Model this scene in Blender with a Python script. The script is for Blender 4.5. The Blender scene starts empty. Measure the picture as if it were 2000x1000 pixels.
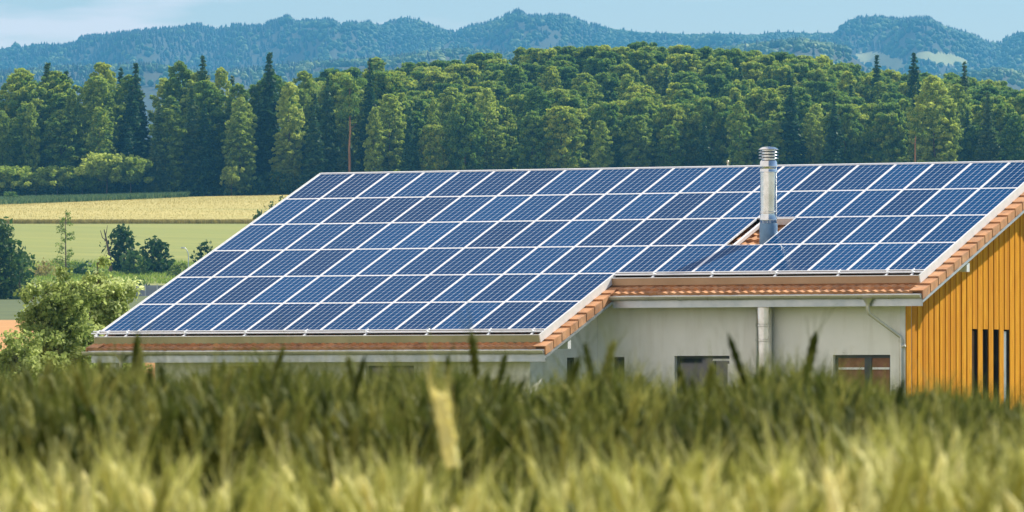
import bpy, math, random
import numpy as np
PI = math.pi
R = math.radians
rnd = random.Random(7)
rng = np.random.default_rng(11)

# ------------------------------------------------------------------ camera
SC = bpy.context.scene
COL = SC.collection
YAW, PITCH = R(-28.2264), R(1.158)
CAM = np.array([89.6386, -156.6853, 1.3624])
FPX = 13863.0                      # focal length in pixels of the 2000 px wide photo
HOR = 780.0                        # row of the horizon
cam_d = bpy.data.cameras.new('camera')
cam = bpy.data.objects.new('camera', cam_d)
COL.objects.link(cam)
cam.location = CAM
cam.rotation_euler = (R(90) + PITCH, 0, -YAW)
cam_d.sensor_width = 36
cam_d.lens = 249.53
cam_d.clip_start = 0.5
cam_d.clip_end = 60000
cam_d.dof.use_dof = True
cam_d.dof.focus_distance = 172
cam_d.dof.aperture_fstop = 23
SC.camera = cam

# ------------------------------------------------------------------ sun, sky, exposure
SUN_AZ, SUN_EL = R(24), R(41)      # azimuth from +Y towards +X
sd = bpy.data.lights.new('sun', 'SUN')
sd.energy = 4.7
sd.angle = R(0.5)
sd.color = (1.0, 0.93, 0.80)
so = bpy.data.objects.new('sun', sd)
COL.objects.link(so)
so.rotation_euler = (PI / 2 - SUN_EL, 0, -SUN_AZ + PI)
W = bpy.data.worlds.new('World')
SC.world = W
W.use_nodes = True
wt = W.node_tree
bg = wt.nodes['Background']
bg.inputs[1].default_value = 0.14
sky = wt.nodes.new('ShaderNodeTexSky')
sky.sky_type = 'NISHITA'
sky.sun_disc = False
sky.sun_elevation = SUN_EL
sky.sun_rotation = SUN_AZ
sky.altitude = 400
sky.air_density = 1.2
sky.dust_density = 0.2
sky.ozone_density = 3.0
# thin cloud veil, low in the sky, made of noise over the view direction
tc = wt.nodes.new('ShaderNodeTexCoord')
mp = wt.nodes.new('ShaderNodeMapping')
mp.inputs['Scale'].default_value = (26, 26, 170)
mp.inputs['Location'].default_value = (3.1, 0.4, 0.3)
nz = wt.nodes.new('ShaderNodeTexNoise')
nz.inputs['Scale'].default_value = 1.0
nz.inputs['Detail'].default_value = 5
cr = wt.nodes.new('ShaderNodeValToRGB')
cr.color_ramp.elements[0].position = 0.50
cr.color_ramp.elements[1].position = 0.66
cr.color_ramp.elements[0].color = (0, 0, 0, 1)
cr.color_ramp.elements[1].color = (.8, .8, .8, 1)
mx = wt.nodes.new('ShaderNodeMix')
mx.data_type = 'RGBA'
mx.inputs[7].default_value = (6.9, 6.1, 5.6, 1)
wt.links.new(tc.outputs['Generated'], mp.inputs[0])
wt.links.new(mp.outputs[0], nz.inputs['Vector'])
dt = wt.nodes.new('ShaderNodeVectorMath'); dt.operation = 'DOT_PRODUCT'; dt.inputs[1].default_value = (math.cos(YAW), -math.sin(YAW), 0)
wt.links.new(tc.outputs['Generated'], dt.inputs[0])
ad = wt.nodes.new('ShaderNodeMath'); ad.operation = 'MULTIPLY_ADD'; ad.inputs[1].default_value = -2.4
wt.links.new(dt.outputs['Value'], ad.inputs[0]); wt.links.new(nz.outputs[0], ad.inputs[2]); wt.links.new(ad.outputs[0], cr.inputs[0])
wt.links.new(cr.outputs[0], mx.inputs[0])
hs = wt.nodes.new('ShaderNodeMix'); hs.data_type = 'RGBA'; hs.blend_type = 'MULTIPLY'; hs.inputs[0].default_value = 1
hs.inputs[7].default_value = (.66, .62, .62, 1)
wt.links.new(sky.outputs[0], hs.inputs[6]); wt.links.new(hs.outputs[2], mx.inputs[6])
wt.links.new(mx.outputs[2], bg.inputs[0])
vs = SC.view_settings
vs.view_transform = 'Standard'
vs.look = 'None'
vs.gamma = 1
vs.exposure = 0.68
SC.cycles.use_denoising = True
SC.cycles.max_bounces = 8
SC.cycles.transparent_max_bounces = 6
SC.cycles.volume_bounces = 0
SC.cycles.caustics_reflective = False
SC.cycles.caustics_refractive = False

# ------------------------------------------------------------------ placing helpers
FW = np.array([math.sin(YAW), math.cos(YAW)])
RT = np.array([math.cos(YAW), -math.sin(YAW)])

def ground_xy(px, D):
    """world x, y of a spot D metres out in the direction of column px"""
    a = (px - 1000.0) / FPX * D
    return CAM[0] + FW[0] * D + RT[0] * a, CAM[1] + FW[1] * D + RT[1] * a

def height(py, D):
    return CAM[2] + D * (HOR - py) / FPX

KD = np.array([-400, 5, 9, 13, 20, 30, 60, 150, 195, 300, 700, 995, 1020, 1080, 1110, 1250, 1420, 1550, 1650, 2000, 2400, 30000.])
KZ = np.array([.2, .26, .28, .38, .38, .25, .0, .0, 0.0, 2.6, 9.2, 15.9, 18.0, 20.8, 22.6, 32.0, 40.0, 44.8, 46, 46, 30, 50.])

def hill(px, D):
    """wooded hill behind the forest edge: higher at the centre"""
    px = np.asarray(px, float); D = np.asarray(D, float)
    rise = np.clip((D - 1575) / 290, 0, 1)
    rise = np.sin(rise * PI / 2)
    fall = np.clip((D - 1890) / 300, 0, 1)
    prof = np.interp(px, [-800, 0, 300, 600, 800, 950, 1150, 1400, 1550, 1700, 1850, 2000, 2600],
                     [2, 2, 2, 8, 16, 20, 24, 22, 18, 13, 10, 8, 4])
    return prof * rise * (1 - fall * fall * (3 - 2 * fall))

def tz(px, D):
    return np.interp(D, KD, KZ) + hill(px, D) + 1.25 * np.clip((D - 1280) / 270, 0, 1) * np.clip(px / 540, -1, 1)

# ------------------------------------------------------------------ objects and meshes
def tag(o, label=None, cat=None, group=None, kind=None):
    if label: o['label'] = label
    if cat: o['category'] = cat
    if group: o['group'] = group
    if kind: o['kind'] = kind
    return o

def empty(name, loc, rot=(0, 0, 0)):
    o = bpy.data.objects.new(name, None)
    COL.objects.link(o)
    o.location = loc
    o.rotation_euler = rot
    o.empty_display_size = 0.3
    return o

def link(name, me, parent=None):
    o = bpy.data.objects.new(name, me)
    COL.objects.link(o)
    if parent is not None: o.parent = parent
    return o

def np_mesh(name, V, F, mat, tint=None, smooth=False):
    """V (n,3); F list of (m,k) index arrays"""
    me = bpy.data.meshes.new(name)
    F = [np.asarray(f, np.int32) for f in (F if isinstance(F, list) else [F])]
    me.vertices.add(len(V))
    me.vertices.foreach_set('co', np.asarray(V, np.float32).ravel())
    nl = sum(f.size for f in F)
    me.loops.add(nl)
    me.loops.foreach_set('vertex_index', np.concatenate([f.ravel() for f in F]))
    tot = np.concatenate([np.full(len(f), f.shape[1], np.int32) for f in F])
    me.polygons.add(len(tot))
    me.polygons.foreach_set('loop_start', np.concatenate([[0], np.cumsum(tot)[:-1]]).astype(np.int32))
    me.polygons.foreach_set('loop_total', tot)
    if smooth: me.polygons.foreach_set('use_smooth', np.ones(len(tot), bool))
    me.update(calc_edges=True)
    if tint is not None:
        at = me.attributes.new('tint', 'FLOAT', 'POINT')
        at.data.foreach_set('value', np.asarray(tint, np.float32))
    me.materials.append(mat)
    return me

class MB:
    """collects boxes, prisms and tubes into one mesh"""
    def __init__(s): s.v = []; s.f = []
    def add(s, vs, fs):
        b = len(s.v); s.v += [tuple(map(float, q)) for q in vs]; s.f += [tuple(b + i for i in q) for q in fs]; return s
    def hexa(s, p):
        return s.add(p, [(0, 3, 2, 1), (4, 5, 6, 7), (0, 1, 5, 4), (1, 2, 6, 5), (2, 3, 7, 6), (3, 0, 4, 7)])
    def box(s, x0, x1, y0, y1, z0, z1, fn=None):
        p = [(x0, y0, z0), (x1, y0, z0), (x1, y1, z0), (x0, y1, z0), (x0, y0, z1), (x1, y0, z1), (x1, y1, z1), (x0, y1, z1)]
        if fn: p = [fn(*q) for q in p]
        return s.hexa(p)
    def tube(s, pts, r, n=10, caps=True):
        pts = [np.array(p, float) for p in pts]
        rr = r if isinstance(r, (list, tuple, np.ndarray)) else [r] * len(pts)
        b = len(s.v); up = None
        for i, p in enumerate(pts):
            d = pts[min(i + 1, len(pts) - 1)] - pts[max(i - 1, 0)]
            d = d / (np.linalg.norm(d) + 1e-9)
            if up is None: up = np.array([1., 0, 0]) if abs(d[0]) < .9 else np.array([0, 1., 0])
            a = np.cross(d, up); a /= np.linalg.norm(a); c = np.cross(a, d); up = c
            for k in range(n):
                t = 2 * PI * k / n
                s.v.append(tuple(p + rr[i] * (math.cos(t) * a + math.sin(t) * c)))
        for i in range(len(pts) - 1):
            for k in range(n):
                k2 = (k + 1) % n
                s.f.append((b + i * n + k, b + i * n + k2, b + (i + 1) * n + k2, b + (i + 1) * n + k))
        if caps:
            s.f.append(tuple(b + k for k in range(n))[::-1])
            s.f.append(tuple(b + (len(pts) - 1) * n + k for k in range(n)))
        return s
    def lathe(s, cx, cy, prof, n=28):
        b = len(s.v)
        for r, z in prof:
            for k in range(n):
                t = 2 * PI * k / n
                s.v.append((cx + r * math.cos(t), cy + r * math.sin(t), z))
        for i in range(len(prof) - 1):
            for k in range(n):
                k2 = (k + 1) % n
                s.f.append((b + i * n + k, b + i * n + k2, b + (i + 1) * n + k2, b + (i + 1) * n + k))
        s.f.append(tuple(b + k for k in range(n))[::-1])
        s.f.append(tuple(b + (len(prof) - 1) * n + k for k in range(n)))
        return s
    def mesh(s, name, mat, smooth=False, bevel=0):
        me = bpy.data.meshes.new(name)
        me.from_pydata(s.v, [], s.f); me.update()
        me.materials.append(mat)
        if smooth:
            me.polygons.foreach_set('use_smooth', np.ones(len(me.polygons), bool))
            me.set_sharp_from_angle(angle=R(40))
        return me
    def build(s, name, mat, parent=None, smooth=False, bevel=0):
        o = link(name, s.mesh(name, mat, smooth), parent)
        if bevel:
            m = o.modifiers.new('bevel', 'BEVEL'); m.width = bevel; m.segments = 1; m.limit_method = 'ANGLE'
        return o

# ------------------------------------------------------------------ materials
class Mat:
    def __init__(s, name, color=(.5, .5, .5), rough=.8, metal=0., **kw):
        s.m = bpy.data.materials.new(name); s.m.use_nodes = True
        s.nt = s.m.node_tree; s.b = s.nt.nodes['Principled BSDF']
        s.b.inputs['Base Color'].default_value = (*color, 1)
        s.b.inputs['Roughness'].default_value = rough
        s.b.inputs['Metallic'].default_value = metal
        for k, v in kw.items(): s.b.inputs[k].default_value = v
    def n(s, t, **kw):
        nd = s.nt.nodes.new('ShaderNode' + t)
        for k, v in kw.items():
            if k.startswith('i_'): nd.inputs[int(k[2:]) if k[2:].isdigit() else k[2:].replace('_', ' ')].default_value = v
            else: setattr(nd, k, v)
        return nd
    def l(s, a, b): s.nt.links.new(a, b)
    def coord(s, scale=(1, 1, 1), rot=(0, 0, 0), kind='Object'):
        t = s.n('TexCoord'); m = s.n('Mapping'); m.inputs['Scale'].default_value = scale; m.inputs['Rotation'].default_value = rot
        s.l(t.outputs[kind], m.inputs[0]); return m.outputs[0]
    def noise(s, vec, scale=5, detail=4, rough=.55):
        q = s.n('TexNoise'); q.inputs['Scale'].default_value = scale; q.inputs['Detail'].default_value = detail; q.inputs['Roughness'].default_value = rough
        s.l(vec, q.inputs['Vector']); return q.outputs[0]
    def ramp(s, fac, stops):
        r = s.n('ValToRGB'); e = r.color_ramp.elements
        while len(e) < len(stops): e.new(.5)
        for k, (p, c) in enumerate(stops):
            e[k].position = p; e[k].color = (*c, 1) if len(c) == 3 else c
        s.l(fac, r.inputs[0]); return r.outputs[0]
    def math(s, op, a, b=None, c=None):
        m = s.n('Math', operation=op)
        for i, x in enumerate((a, b, c)):
            if x is None: continue
            if isinstance(x, (int, float)): m.inputs[i].default_value = x
            else: s.l(x, m.inputs[i])
        return m.outputs[0]
    def mix(s, fac, a, b, blend='MIX'):
        m = s.n('Mix', data_type='RGBA', blend_type=blend)
        for i, x in ((0, fac), (6, a), (7, b)):
            if isinstance(x, (int, float)): m.inputs[i].default_value = x
            elif isinstance(x, tuple): m.inputs[i].default_value = (*x, 1)
            else: s.l(x, m.inputs[i])
        return m.outputs[2]
    def base(s, c): s.l(c, s.b.inputs['Base Color']); return s
    def bump(s, h, strength=.3, dist=.02):
        b = s.n('Bump'); b.inputs['Strength'].default_value = strength; b.inputs['Distance'].default_value = dist
        s.l(h, b.inputs['Height']); s.l(b.outputs[0], s.b.inputs['Normal']); return s

def noisy(name, c0, c1, scale=4, rough=.8, metal=0., stretch=(1, 1, 1), rot=(0, 0, 0), lo=.3, hi=.7, bump=0, dist=.02, detail=5, **kw):
    m = Mat(name, c0, rough, metal, **kw)
    v = m.coord(stretch, rot)
    q = m.noise(v, scale, detail)
    m.base(m.ramp(q, [(lo, c0), (hi, c1)]))
    if bump: m.bump(q, bump, dist)
    return m.m

def leaf_mat(name, dark, mid, light, trans=.35, hue=0.06):
    """foliage: tint attribute and object random choose the leaf colour; light passes through the leaves"""
    m = Mat(name, mid, .55)
    m.b.inputs['Specular IOR Level'].default_value = .12
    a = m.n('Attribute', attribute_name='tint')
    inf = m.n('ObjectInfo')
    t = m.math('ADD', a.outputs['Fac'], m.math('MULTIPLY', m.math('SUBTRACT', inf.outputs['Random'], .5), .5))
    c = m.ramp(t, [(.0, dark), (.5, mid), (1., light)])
    m.base(c)
    tr = m.n('BsdfTranslucent'); m.l(c, tr.inputs[0])
    ms = m.n('MixShader'); ms.inputs[0].default_value = trans
    out = m.nt.nodes['Material Output']
    m.l(m.b.outputs[0], ms.inputs[1]); m.l(tr.outputs[0], ms.inputs[2]); m.l(ms.outputs[0], out.inputs[0])
    return m.m

LAT = (0, 0, YAW)   # mapping rotation: local x runs across the view
M = {}
M['plaster'] = noisy('plaster', (.70, .67, .55), (.78, .75, .63), 3, .9, lo=.3, hi=.8, bump=.2, dist=.01)
m = Mat('plaster', (.74, .71, .6), .9)
q = m.noise(m.coord((1, 1, .16)), 2.2, 5, .65); q2 = m.noise(m.coord(), 1.1, 5, .6)
c = m.ramp(q2, [(.3, (.82, .815, .745)), (.7, (.91, .90, .84))])
m.base(m.mix(m.ramp(q, [(.5, (0, 0, 0)), (.78, (.5, .5, .5))]), c, (.60, .57, .47))); m.bump(m.noise(m.coord(), 14, 4), .25, .01); M['plaster'] = m.m
M['zinc'] = noisy('zinc', (.42, .47, .50), (.60, .63, .64), 2.2, .38, .75, lo=.35, hi=.7)
M['galv'] = noisy('galvanised', (.52, .50, .40), (.68, .65, .54), 3, .42, .5)
M['apron_tile_reflection'] = noisy('apron_sheet_tile_reflection', (.36, .22, .115), (.45, .29, .165), 1.2, .4, .3)  # right apron: reflection of the clay tiles painted into the base colour
M['apron_field_reflection'] = noisy('apron_sheet_field_reflection', (.26, .24, .11), (.36, .33, .17), 1.2, .4, .3)  # left apron: reflected green of the field painted into the base colour
M['trim'] = noisy('white_trim', (.70, .71, .69), (.80, .81, .79), 5, .45, .0)
M['alu'] = Mat('aluminium', (.86, .87, .88), .35, .25).m
M['soffit'] = noisy('painted_soffit', (.62, .63, .60), (.74, .75, .72), 3, .6)
M['dark'] = Mat('dark_gap', (.02, .018, .015), .9).m
M['winframe'] = Mat('window_frame', (.045, .06, .065), .45).m
M['whitebar'] = Mat('white_bar', (.8, .8, .77), .5).m
M['blind'] = noisy('rust_blind', (.20, .09, .045), (.30, .15, .08), 6, .8)
M['soilwood'] = Mat('batten', (.30, .2, .11), .8).m
m = Mat('window_glass', (.02, .03, .035), .06); m.b.inputs['Coat Weight'].default_value = .6; M['glass'] = m.m
m = Mat('steel', (.62, .63, .60), .17, .95)
v = m.coord((1, 1, .6)); q = m.noise(v, 6, 3); m.base(m.ramp(q, [(.3, (.55, .56, .52)), (.7, (.74, .75, .74))])); m.bump(q, .08, .02); M['steel'] = m.m
M['lead'] = noisy('lead_collar', (.10, .19, .30), (.15, .27, .40), 5, .5, .2)
# clay
m = Mat('clay_tile', (.55, .25, .12), .85)
v = m.coord(); q = m.noise(v, 2.2, 5); q2 = m.noise(v, 16, 3)
c = m.ramp(q, [(.25, (.36, .15, .055)), (.5, (.56, .27, .115)), (.8, (.69, .39, .20))])
m.base(m.mix(m.ramp(m.noise(v, 5, 4), [(.45, (0, 0, 0)), (.7, (.75, .75, .75))]), c, (.30, .17, .10))); m.bump(q2, .3, .01); M['clay'] = m.m
# wood
m = Mat('larch', (.7, .36, .06), .85, **{'Specular IOR Level': .15})
v = m.coord((1, 1, .06)); q = m.noise(v, 26, 5, .7); t = m.n('TexCoord'); sp = m.n('SeparateXYZ'); m.l(t.outputs['Object'], sp.inputs[0])
wn = m.n('TexWhiteNoise', noise_dimensions='1D'); m.l(m.math('FLOOR', m.math('DIVIDE', m.math('ADD', sp.outputs[1], 7.22), .1535)), wn.inputs['W']); q2 = m.math('POWER', wn.outputs[0], 1.6)
c = m.ramp(q, [(.3, (.55, .19, .006)), (.5, (.78, .34, .012)), (.8, (.86, .46, .04))])
m.base(m.mix(m.math('MULTIPLY', q2, .85), c, (.52, .19, .008))); m.bump(q, .25, .01); M['wood'] = m.m
# solar cells: six columns of ten, pale gaps with cut corners
m = Mat('solar_cells', (.02, .08, .25), .45)
t = m.n('TexCoord'); sp = m.n('SeparateXYZ'); m.l(t.outputs['Object'], sp.inputs[0])
mx_, my_ = .027, .030
def cell(axis, lo, size, n, gap):
    u = m.math('DIVIDE', m.math('SUBTRACT', axis, lo), size / n)
    fr = m.math('FRACT', u)
    d = m.math('MULTIPLY', m.math('ABSOLUTE', m.math('SUBTRACT', fr, .5)), size / n)     # metres from the cell centre
    return d, m.math('GREATER_THAN', d, size / n / 2 - gap / 2)
dx, lx = cell(sp.outputs[0], -.5 + mx_, 1 - 2 * mx_, 6, .011)
dy, ly = cell(sp.outputs[1], -.945 + my_, 1.89 - 2 * my_, 10, .008)
cor = m.math('GREATER_THAN', m.math('ADD', dx, dy), .1575 * .5 + .186 * .5 - .020)
line = m.math('MAXIMUM', m.math('MULTIPLY', lx, .95), m.math('MAXIMUM', m.math('MULTIPLY', ly, .5), cor))
inf = m.n('ObjectInfo')
blue = m.ramp(inf.outputs['Random'], [(0, (.0, .040, .135)), (1, (.0, .070, .215))])
q = m.noise(m.coord((1, 1, 1)), 9, 3)
blue = m.mix(m.math('MULTIPLY', q, .45), blue, (.001, .026, .085))
m.base(m.mix(line, blue, (.46, .56, .64)))
m.b.inputs['Coat Weight'].default_value = .15; m.b.inputs['Coat Roughness'].default_value = .13; m.b.inputs['Specular IOR Level'].default_value = .0
m.b.inputs['Roughness'].default_value = .45
M['cells'] = m.m
# ground
M['earth'] = noisy('brown_earth', (.10, .075, .03), (.17, .13, .05), .8, .95, lo=.3, hi=.7)
M['lawn'] = noisy('lawn', (.085, .12, .02), (.16, .18, .04), .25, .95, stretch=(1, 1, 1))
M['clayfield'] = noisy('ploughed_clay', (.38, .17, .04), (.54, .28, .085), .35, .95, stretch=(.25, 2.4, 1), rot=LAT, lo=.3, hi=.7)
M['meadow'] = noisy('meadow', (.05, .075, .012), (.09, .12, .022), .08, .95, stretch=(.3, 1.5, 1), rot=LAT)
M['bank'] = noisy('grass_bank', (.12, .16, .035), (.27, .28, .08), .12, .95, stretch=(.5, 1.6, 1), rot=LAT)
m = Mat('mown_field', (.2, .22, .06), .95)
q = m.noise(m.coord((.02, .9, 1), LAT), .30, 5, .6); q2 = m.noise(m.coord((.12, .6, 1), LAT), .10, 6, .7)
c = m.ramp(q, [(.3, (.13, .18, .022)), (.55, (.19, .235, .034)), (.75, (.26, .275, .05))])
m.base(m.mix(m.math('MULTIPLY', q2, .6), c, (.30, .275, .055))); M['mown'] = m.m
m = Mat('ripe_field', (.4, .32, .1), .95)
q = m.noise(m.coord((.03, .8, 1), LAT), .25, 5, .6); q2 = m.noise(m.coord((.05, .5, 1), LAT), .14, 4, .6)
c = m.ramp(q, [(.3, (.38, .33, .085)), (.7, (.49, .41, .125))])
m.base(m.mix(m.ramp(q2, [(.56, (0, 0, 0)), (.66, (1, 1, 1))]), c, (.27, .29, .07))); M['ripe'] = m.m
M['floor'] = noisy('forest_floor', (.03, .035, .012), (.06, .06, .02), .2, .95)
M['farmeadow'] = noisy('far_meadow', (.24, .27, .11), (.38, .39, .17), .004, .95, stretch=(.4, 1, 1), rot=LAT)
M['concrete'] = noisy('concrete_wall', (.26, .28, .31), (.38, .40, .44), .6, .9)
M['bark'] = noisy('bark', (.07, .05, .035), (.17, .12, .08), 1.2, .9, stretch=(3, 3, .4))
M['barkred'] = noisy('pine_bark', (.24, .12, .05), (.40, .20, .09), 1.2, .9, stretch=(3, 3, .4))
M['broad'] = leaf_mat('broad_leaves', (.035, .12, .028), (.18, .31, .05), (.52, .58, .08), .5)
M['bright'] = leaf_mat('pale_leaves', (.10, .19, .03), (.29, .40, .06), (.55, .62, .12), .5)
M['needle'] = leaf_mat('dark_needles', (.018, .07, .028), (.06, .135, .04), (.16, .22, .06), .35)
M['shrubleaf'] = leaf_mat('shrub_leaves', (.02, .06, .018), (.055, .12, .025), (.16, .22, .05))
M['nearleaf'] = leaf_mat('near_leaves', (.17, .24, .06), (.42, .50, .15), (.74, .80, .38), .55)
M['cornleaf'] = leaf_mat('corn_leaves', (.05, .11, .04), (.10, .18, .07), (.20, .28, .12), .3)
M['dryleaf'] = leaf_mat('dry_grass', (.20, .17, .04), (.36, .31, .09), (.50, .43, .15), .3)
M['farbroad'] = leaf_mat('far_broad', (.02, .08, .03), (.09, .18, .05), (.30, .38, .12), .2)
M['farneedle'] = leaf_mat('far_needle', (.008, .025, .02), (.015, .04, .025), (.035, .065, .03), .05)
M['gwheat'] = leaf_mat('green_wheat', (.022, .042, .006), (.11, .135, .022), (.46, .44, .11), .4)
M['rwheat'] = leaf_mat('ripening_wheat', (.09, .12, .015), (.56, .55, .13), (1., .93, .45), .35)
M['brownglass'] = Mat('brown_glass', (.05, .025, .015), .2).m
M['lamp'] = Mat('lamp_grey', (.6, .62, .62), .4, .3).m
# ------------------------------------------------------------------ ground in bands that meet edge to edge
def band(name, Ds, mat, lift=0., edge=None, na=None):
    """Ds: distances; edge: optional function px -> (near, far) distances"""
    a = na if na is not None else np.concatenate([np.linspace(-9000, -900, 10), np.linspace(-700, 2700, 70), np.linspace(2900, 11000, 10)])
    V = []
    for D in Ds:
        for px in a:
            if edge: lo, hi = edge(px); d = lo + (hi - lo) * D
            else: d = D
            lat = (px - 1000) / FPX * (max(d, 0) + 260)
            pxx = 1000 + lat / max(d, 1) * FPX
            x = CAM[0] + FW[0] * d + RT[0] * lat; y = CAM[1] + FW[1] * d + RT[1] * lat
            V.append((x, y, float(tz(np.clip(pxx, -800, 2600), d)) + lift))
    n = len(a); F = [(i * n + j, i * n + j + 1, (i + 1) * n + j + 1, (i + 1) * n + j) for i in range(len(Ds) - 1) for j in range(n - 1)]
    o = link(name, np_mesh(name, np.array(V), np.array(F), mat))
    return tag(o, kind='structure')

band('ground', [-400, -50, 0, 5, 9, 13, 20, 30, 60, 110, 150], M['earth'])
band('lawn', [150, 195, 215], M['lawn'])
band('ploughed_field', [215, 300, 500, 700], M['clayfield'])
band('meadow', [700, 850, 995], M['meadow'])
band('grass_bank', [995, 1005, 1020, 1050, 1080, 1110], M['bank'])
band('mown_field', [1110, 1150, 1200, 1250, 1265], M['mown'])
band('ripe_field', [1265, 1350, 1420, 1550], M['ripe'])
band('forest_floor', [1550, 1600, 1650, 1700, 1800, 1900, 2000, 2100, 2200, 2300, 2400, 2500], M['floor'])
band('valley', [2500, 4000, 6000, 8000, 10000, 16000, 30000], M['meadow'])

# ------------------------------------------------------------------ house
T = R(21.128); ct, st = math.cos(T), math.sin(T)
Z0 = 7.1
PW, PH = 1.01, 1.90
def SP(x, s, o):
    """x along the eaves, s metres down the slope, o metres above the panel plane"""
    return (x, -s * ct - o * st, Z0 - s * st + o * ct)
TO = -0.2                      # tile plane
XR, XL, XS = 20.5, -0.1, 12.4  # verges: right, left, step
XW, YW = 19.8, -7.2            # right gable wall, upper front wall
XW2, YW2 = 11.7, -10.6         # lower wing
house = empty('house', (10, -5, 0))
tag(house, 'white rendered farm building with a long clay tiled roof and yellow timber gable', 'house')
HP = house
house_inv = (-10, 5, 0)
def part(mb, name, mat, parent=None, smooth=False, label=None, bevel=0):
    o = mb.build(name, mat, parent if parent is not None else house, smooth, bevel)
    if parent is None: o.location = house_inv
    if label: o['label'] = label
    return o

SR = -0.4                      # ridge
SE1, SE2 = 8.45, 12.0          # tile ends above the upper and lower eaves
# roof deck with step, real thickness, both slopes
mb = MB()
def slab(x0, x1, s0, s1, o0, o1): mb.box(x0, x1, s0, s1, o0, o1, fn=lambda x, s, o: SP(x, s, o))
slab(XL + .02, XS - .02, SR, SE2 - .08, TO - .16, TO - .05)
slab(XS - .02, XR - .02, SR, SE1 - .08, TO - .16, TO - .05)
rx, ry, rz = SP(0, SR, TO)
# back slope
by0, bz0 = ry, rz
L = 9.5
mb.hexa([(XL + .02, by0, bz0 - .19), (XR - .02, by0, bz0 - .19), (XR - .02, by0 + L * ct, bz0 - .19 - L * st), (XL + .02, by0 + L * ct, bz0 - .19 - L * st),
         (XL + .02, by0, bz0 - .03), (XR - .02, by0, bz0 - .03), (XR - .02, by0 + L * ct, bz0 - .03 - L * st), (XL + .02, by0 + L * ct, bz0 - .03 - L * st)])
part(mb, 'roof', M['clay'])
# wavy tile courses where they show: eaves strips, the hole round the chimney, verges
def tiles(x0, x1, s_top, s_bot, pitch=.30, name='tile_course'):
    V = []; F = []
    n_c = int(round((s_bot - s_top) / pitch)); pitch = (s_bot - s_top) / n_c
    nx = int((x1 - x0) / .035)
    rr = random.Random(int(x0 * 10) + 5)
    for k in range(n_c):
        sa, sb = s_top + k * pitch, s_top + (k + 1) * pitch
        sag = [rr.uniform(-.008, .008) for _ in range(int((x1 - x0) / .3) + 2)]
        b = len(V)
        for i in range(nx + 1):
            x = x0 + (x1 - x0) * i / nx
            w = .016 * math.cos(2 * PI * x / .21 + k * PI) + sag[int((x - x0) / .3)]
            sj = sag[int((x - x0) / .3)] * 1.5
            V.append(SP(x, sa, TO - .045 + w)); V.append(SP(x, sb + .02 + sj, TO + .012 + w)); V.append(SP(x, sb + .022 + sj, TO - .05 + w * .4))
        for i in range(nx):
            q = b + 3 * i
            F += [(q, q + 1, q + 4, q + 3), (q + 1, q + 2, q + 5, q + 4)]
    m_ = bpy.data.meshes.new(name); m_.from_pydata(V, [], F); m_.update(); m_.materials.append(M['clay'])
    o = link(name, m_, house); o.location = house_inv; return o
tiles(XL, XS - .26, 10.9, SE2)
tiles(XS - .02, XR - .26, 7.3, SE1)
tiles(13.6, 15.7, 3.4, 6.2, .34)
# verge tiles with a hanging cheek
def verge(x, s_top, s_bot, name='verge_tile', side=1, n=None):
    n = n or int(round((s_bot - s_top) / .455)); p = (s_bot - s_top) / n
    mbv = MB()
    for k in range(n):
        a, b = s_top + k * p, s_top + (k + 1) * p
        xi = x - side * .34
        x0, x1 = min(x, xi), max(x, xi)
        def fn(xx, s, o, a=a, b=b):
            return SP(xx, s, o + .034 * (s - a) / (b - a))
        mbv.box(x0, x1, a, b + .03, TO - .035, TO - .005, fn)
        xc = x - side * .028
        mbv.box(min(x, xc), max(x, xc), a + .001, b + .029, TO - .19, TO - .006, lambda xx, s, o, a=a, b=b: SP(xx + side * .012 * (s - a) / (b - a), s + (TO - o) * .38, o + .03 * (s - a) / (b - a)))
    return part(mbv, name, M['clay'])
verge(XR, SR, SE1)
verge(XS, 8.02, SE2)
verge(XL, SR, SE2, side=-1)
# ridge cap
mb = MB()
for k in range(52):
    x = XL + .02 + k * .396
    mb.tube([(x, ry, rz - .075), (x + .40, ry, rz - .06)], [.11, .12], 10)
part(mb, 'ridge_cap', M['clay'], smooth=True)
# barge flashing under the verge tiles and painted soffit boards
for x, s0, s1 in ((XR, SR, SE1 + .05), (XS, 8.05, SE2 + .05)):
    mb = MB()
    mb.box(x - .02, x + .016, s0, s1, TO - .235, TO - .175, lambda xx, s, o: SP(xx, s + (TO - o) * .38, o))
    part(mb, 'barge_flashing', M['zinc'])
mb = MB()
mb.box(XW + .02, XR - .03, SR, SE1 - .05, TO - .26, TO - .18, lambda x, s, o: SP(x, s, o))
mb.box(XW2 + .02, XS - .03, 8.0, SE2 - .05, TO - .26, TO - .18, lambda x, s, o: SP(x, s, o))
mb.box(XL + .05, XW2, 11.2, SE2 - .1, TO - .26, TO - .18, lambda x, s, o: SP(x, s, o))
mb.box(XW2 + .1, XW, 7.6, SE1 - .1, TO - .26, TO - .18, lambda x, s, o: SP(x, s, o))
part(mb, 'soffit', M['soffit'])
# purlin ends
for x0, x1, s, nm in ((XW - .1, XR - .06, 5.75, 'purlin'), (XW2 - .1, XS - .06, 10.75, 'purlin')):
    p = SP(0, s, TO - .30)
    mb = MB(); mb.box(x0, x1, p[1] - .08, p[1] + .08, p[2] - .21, p[2])
    part(mb, nm, M['trim'])
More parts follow.
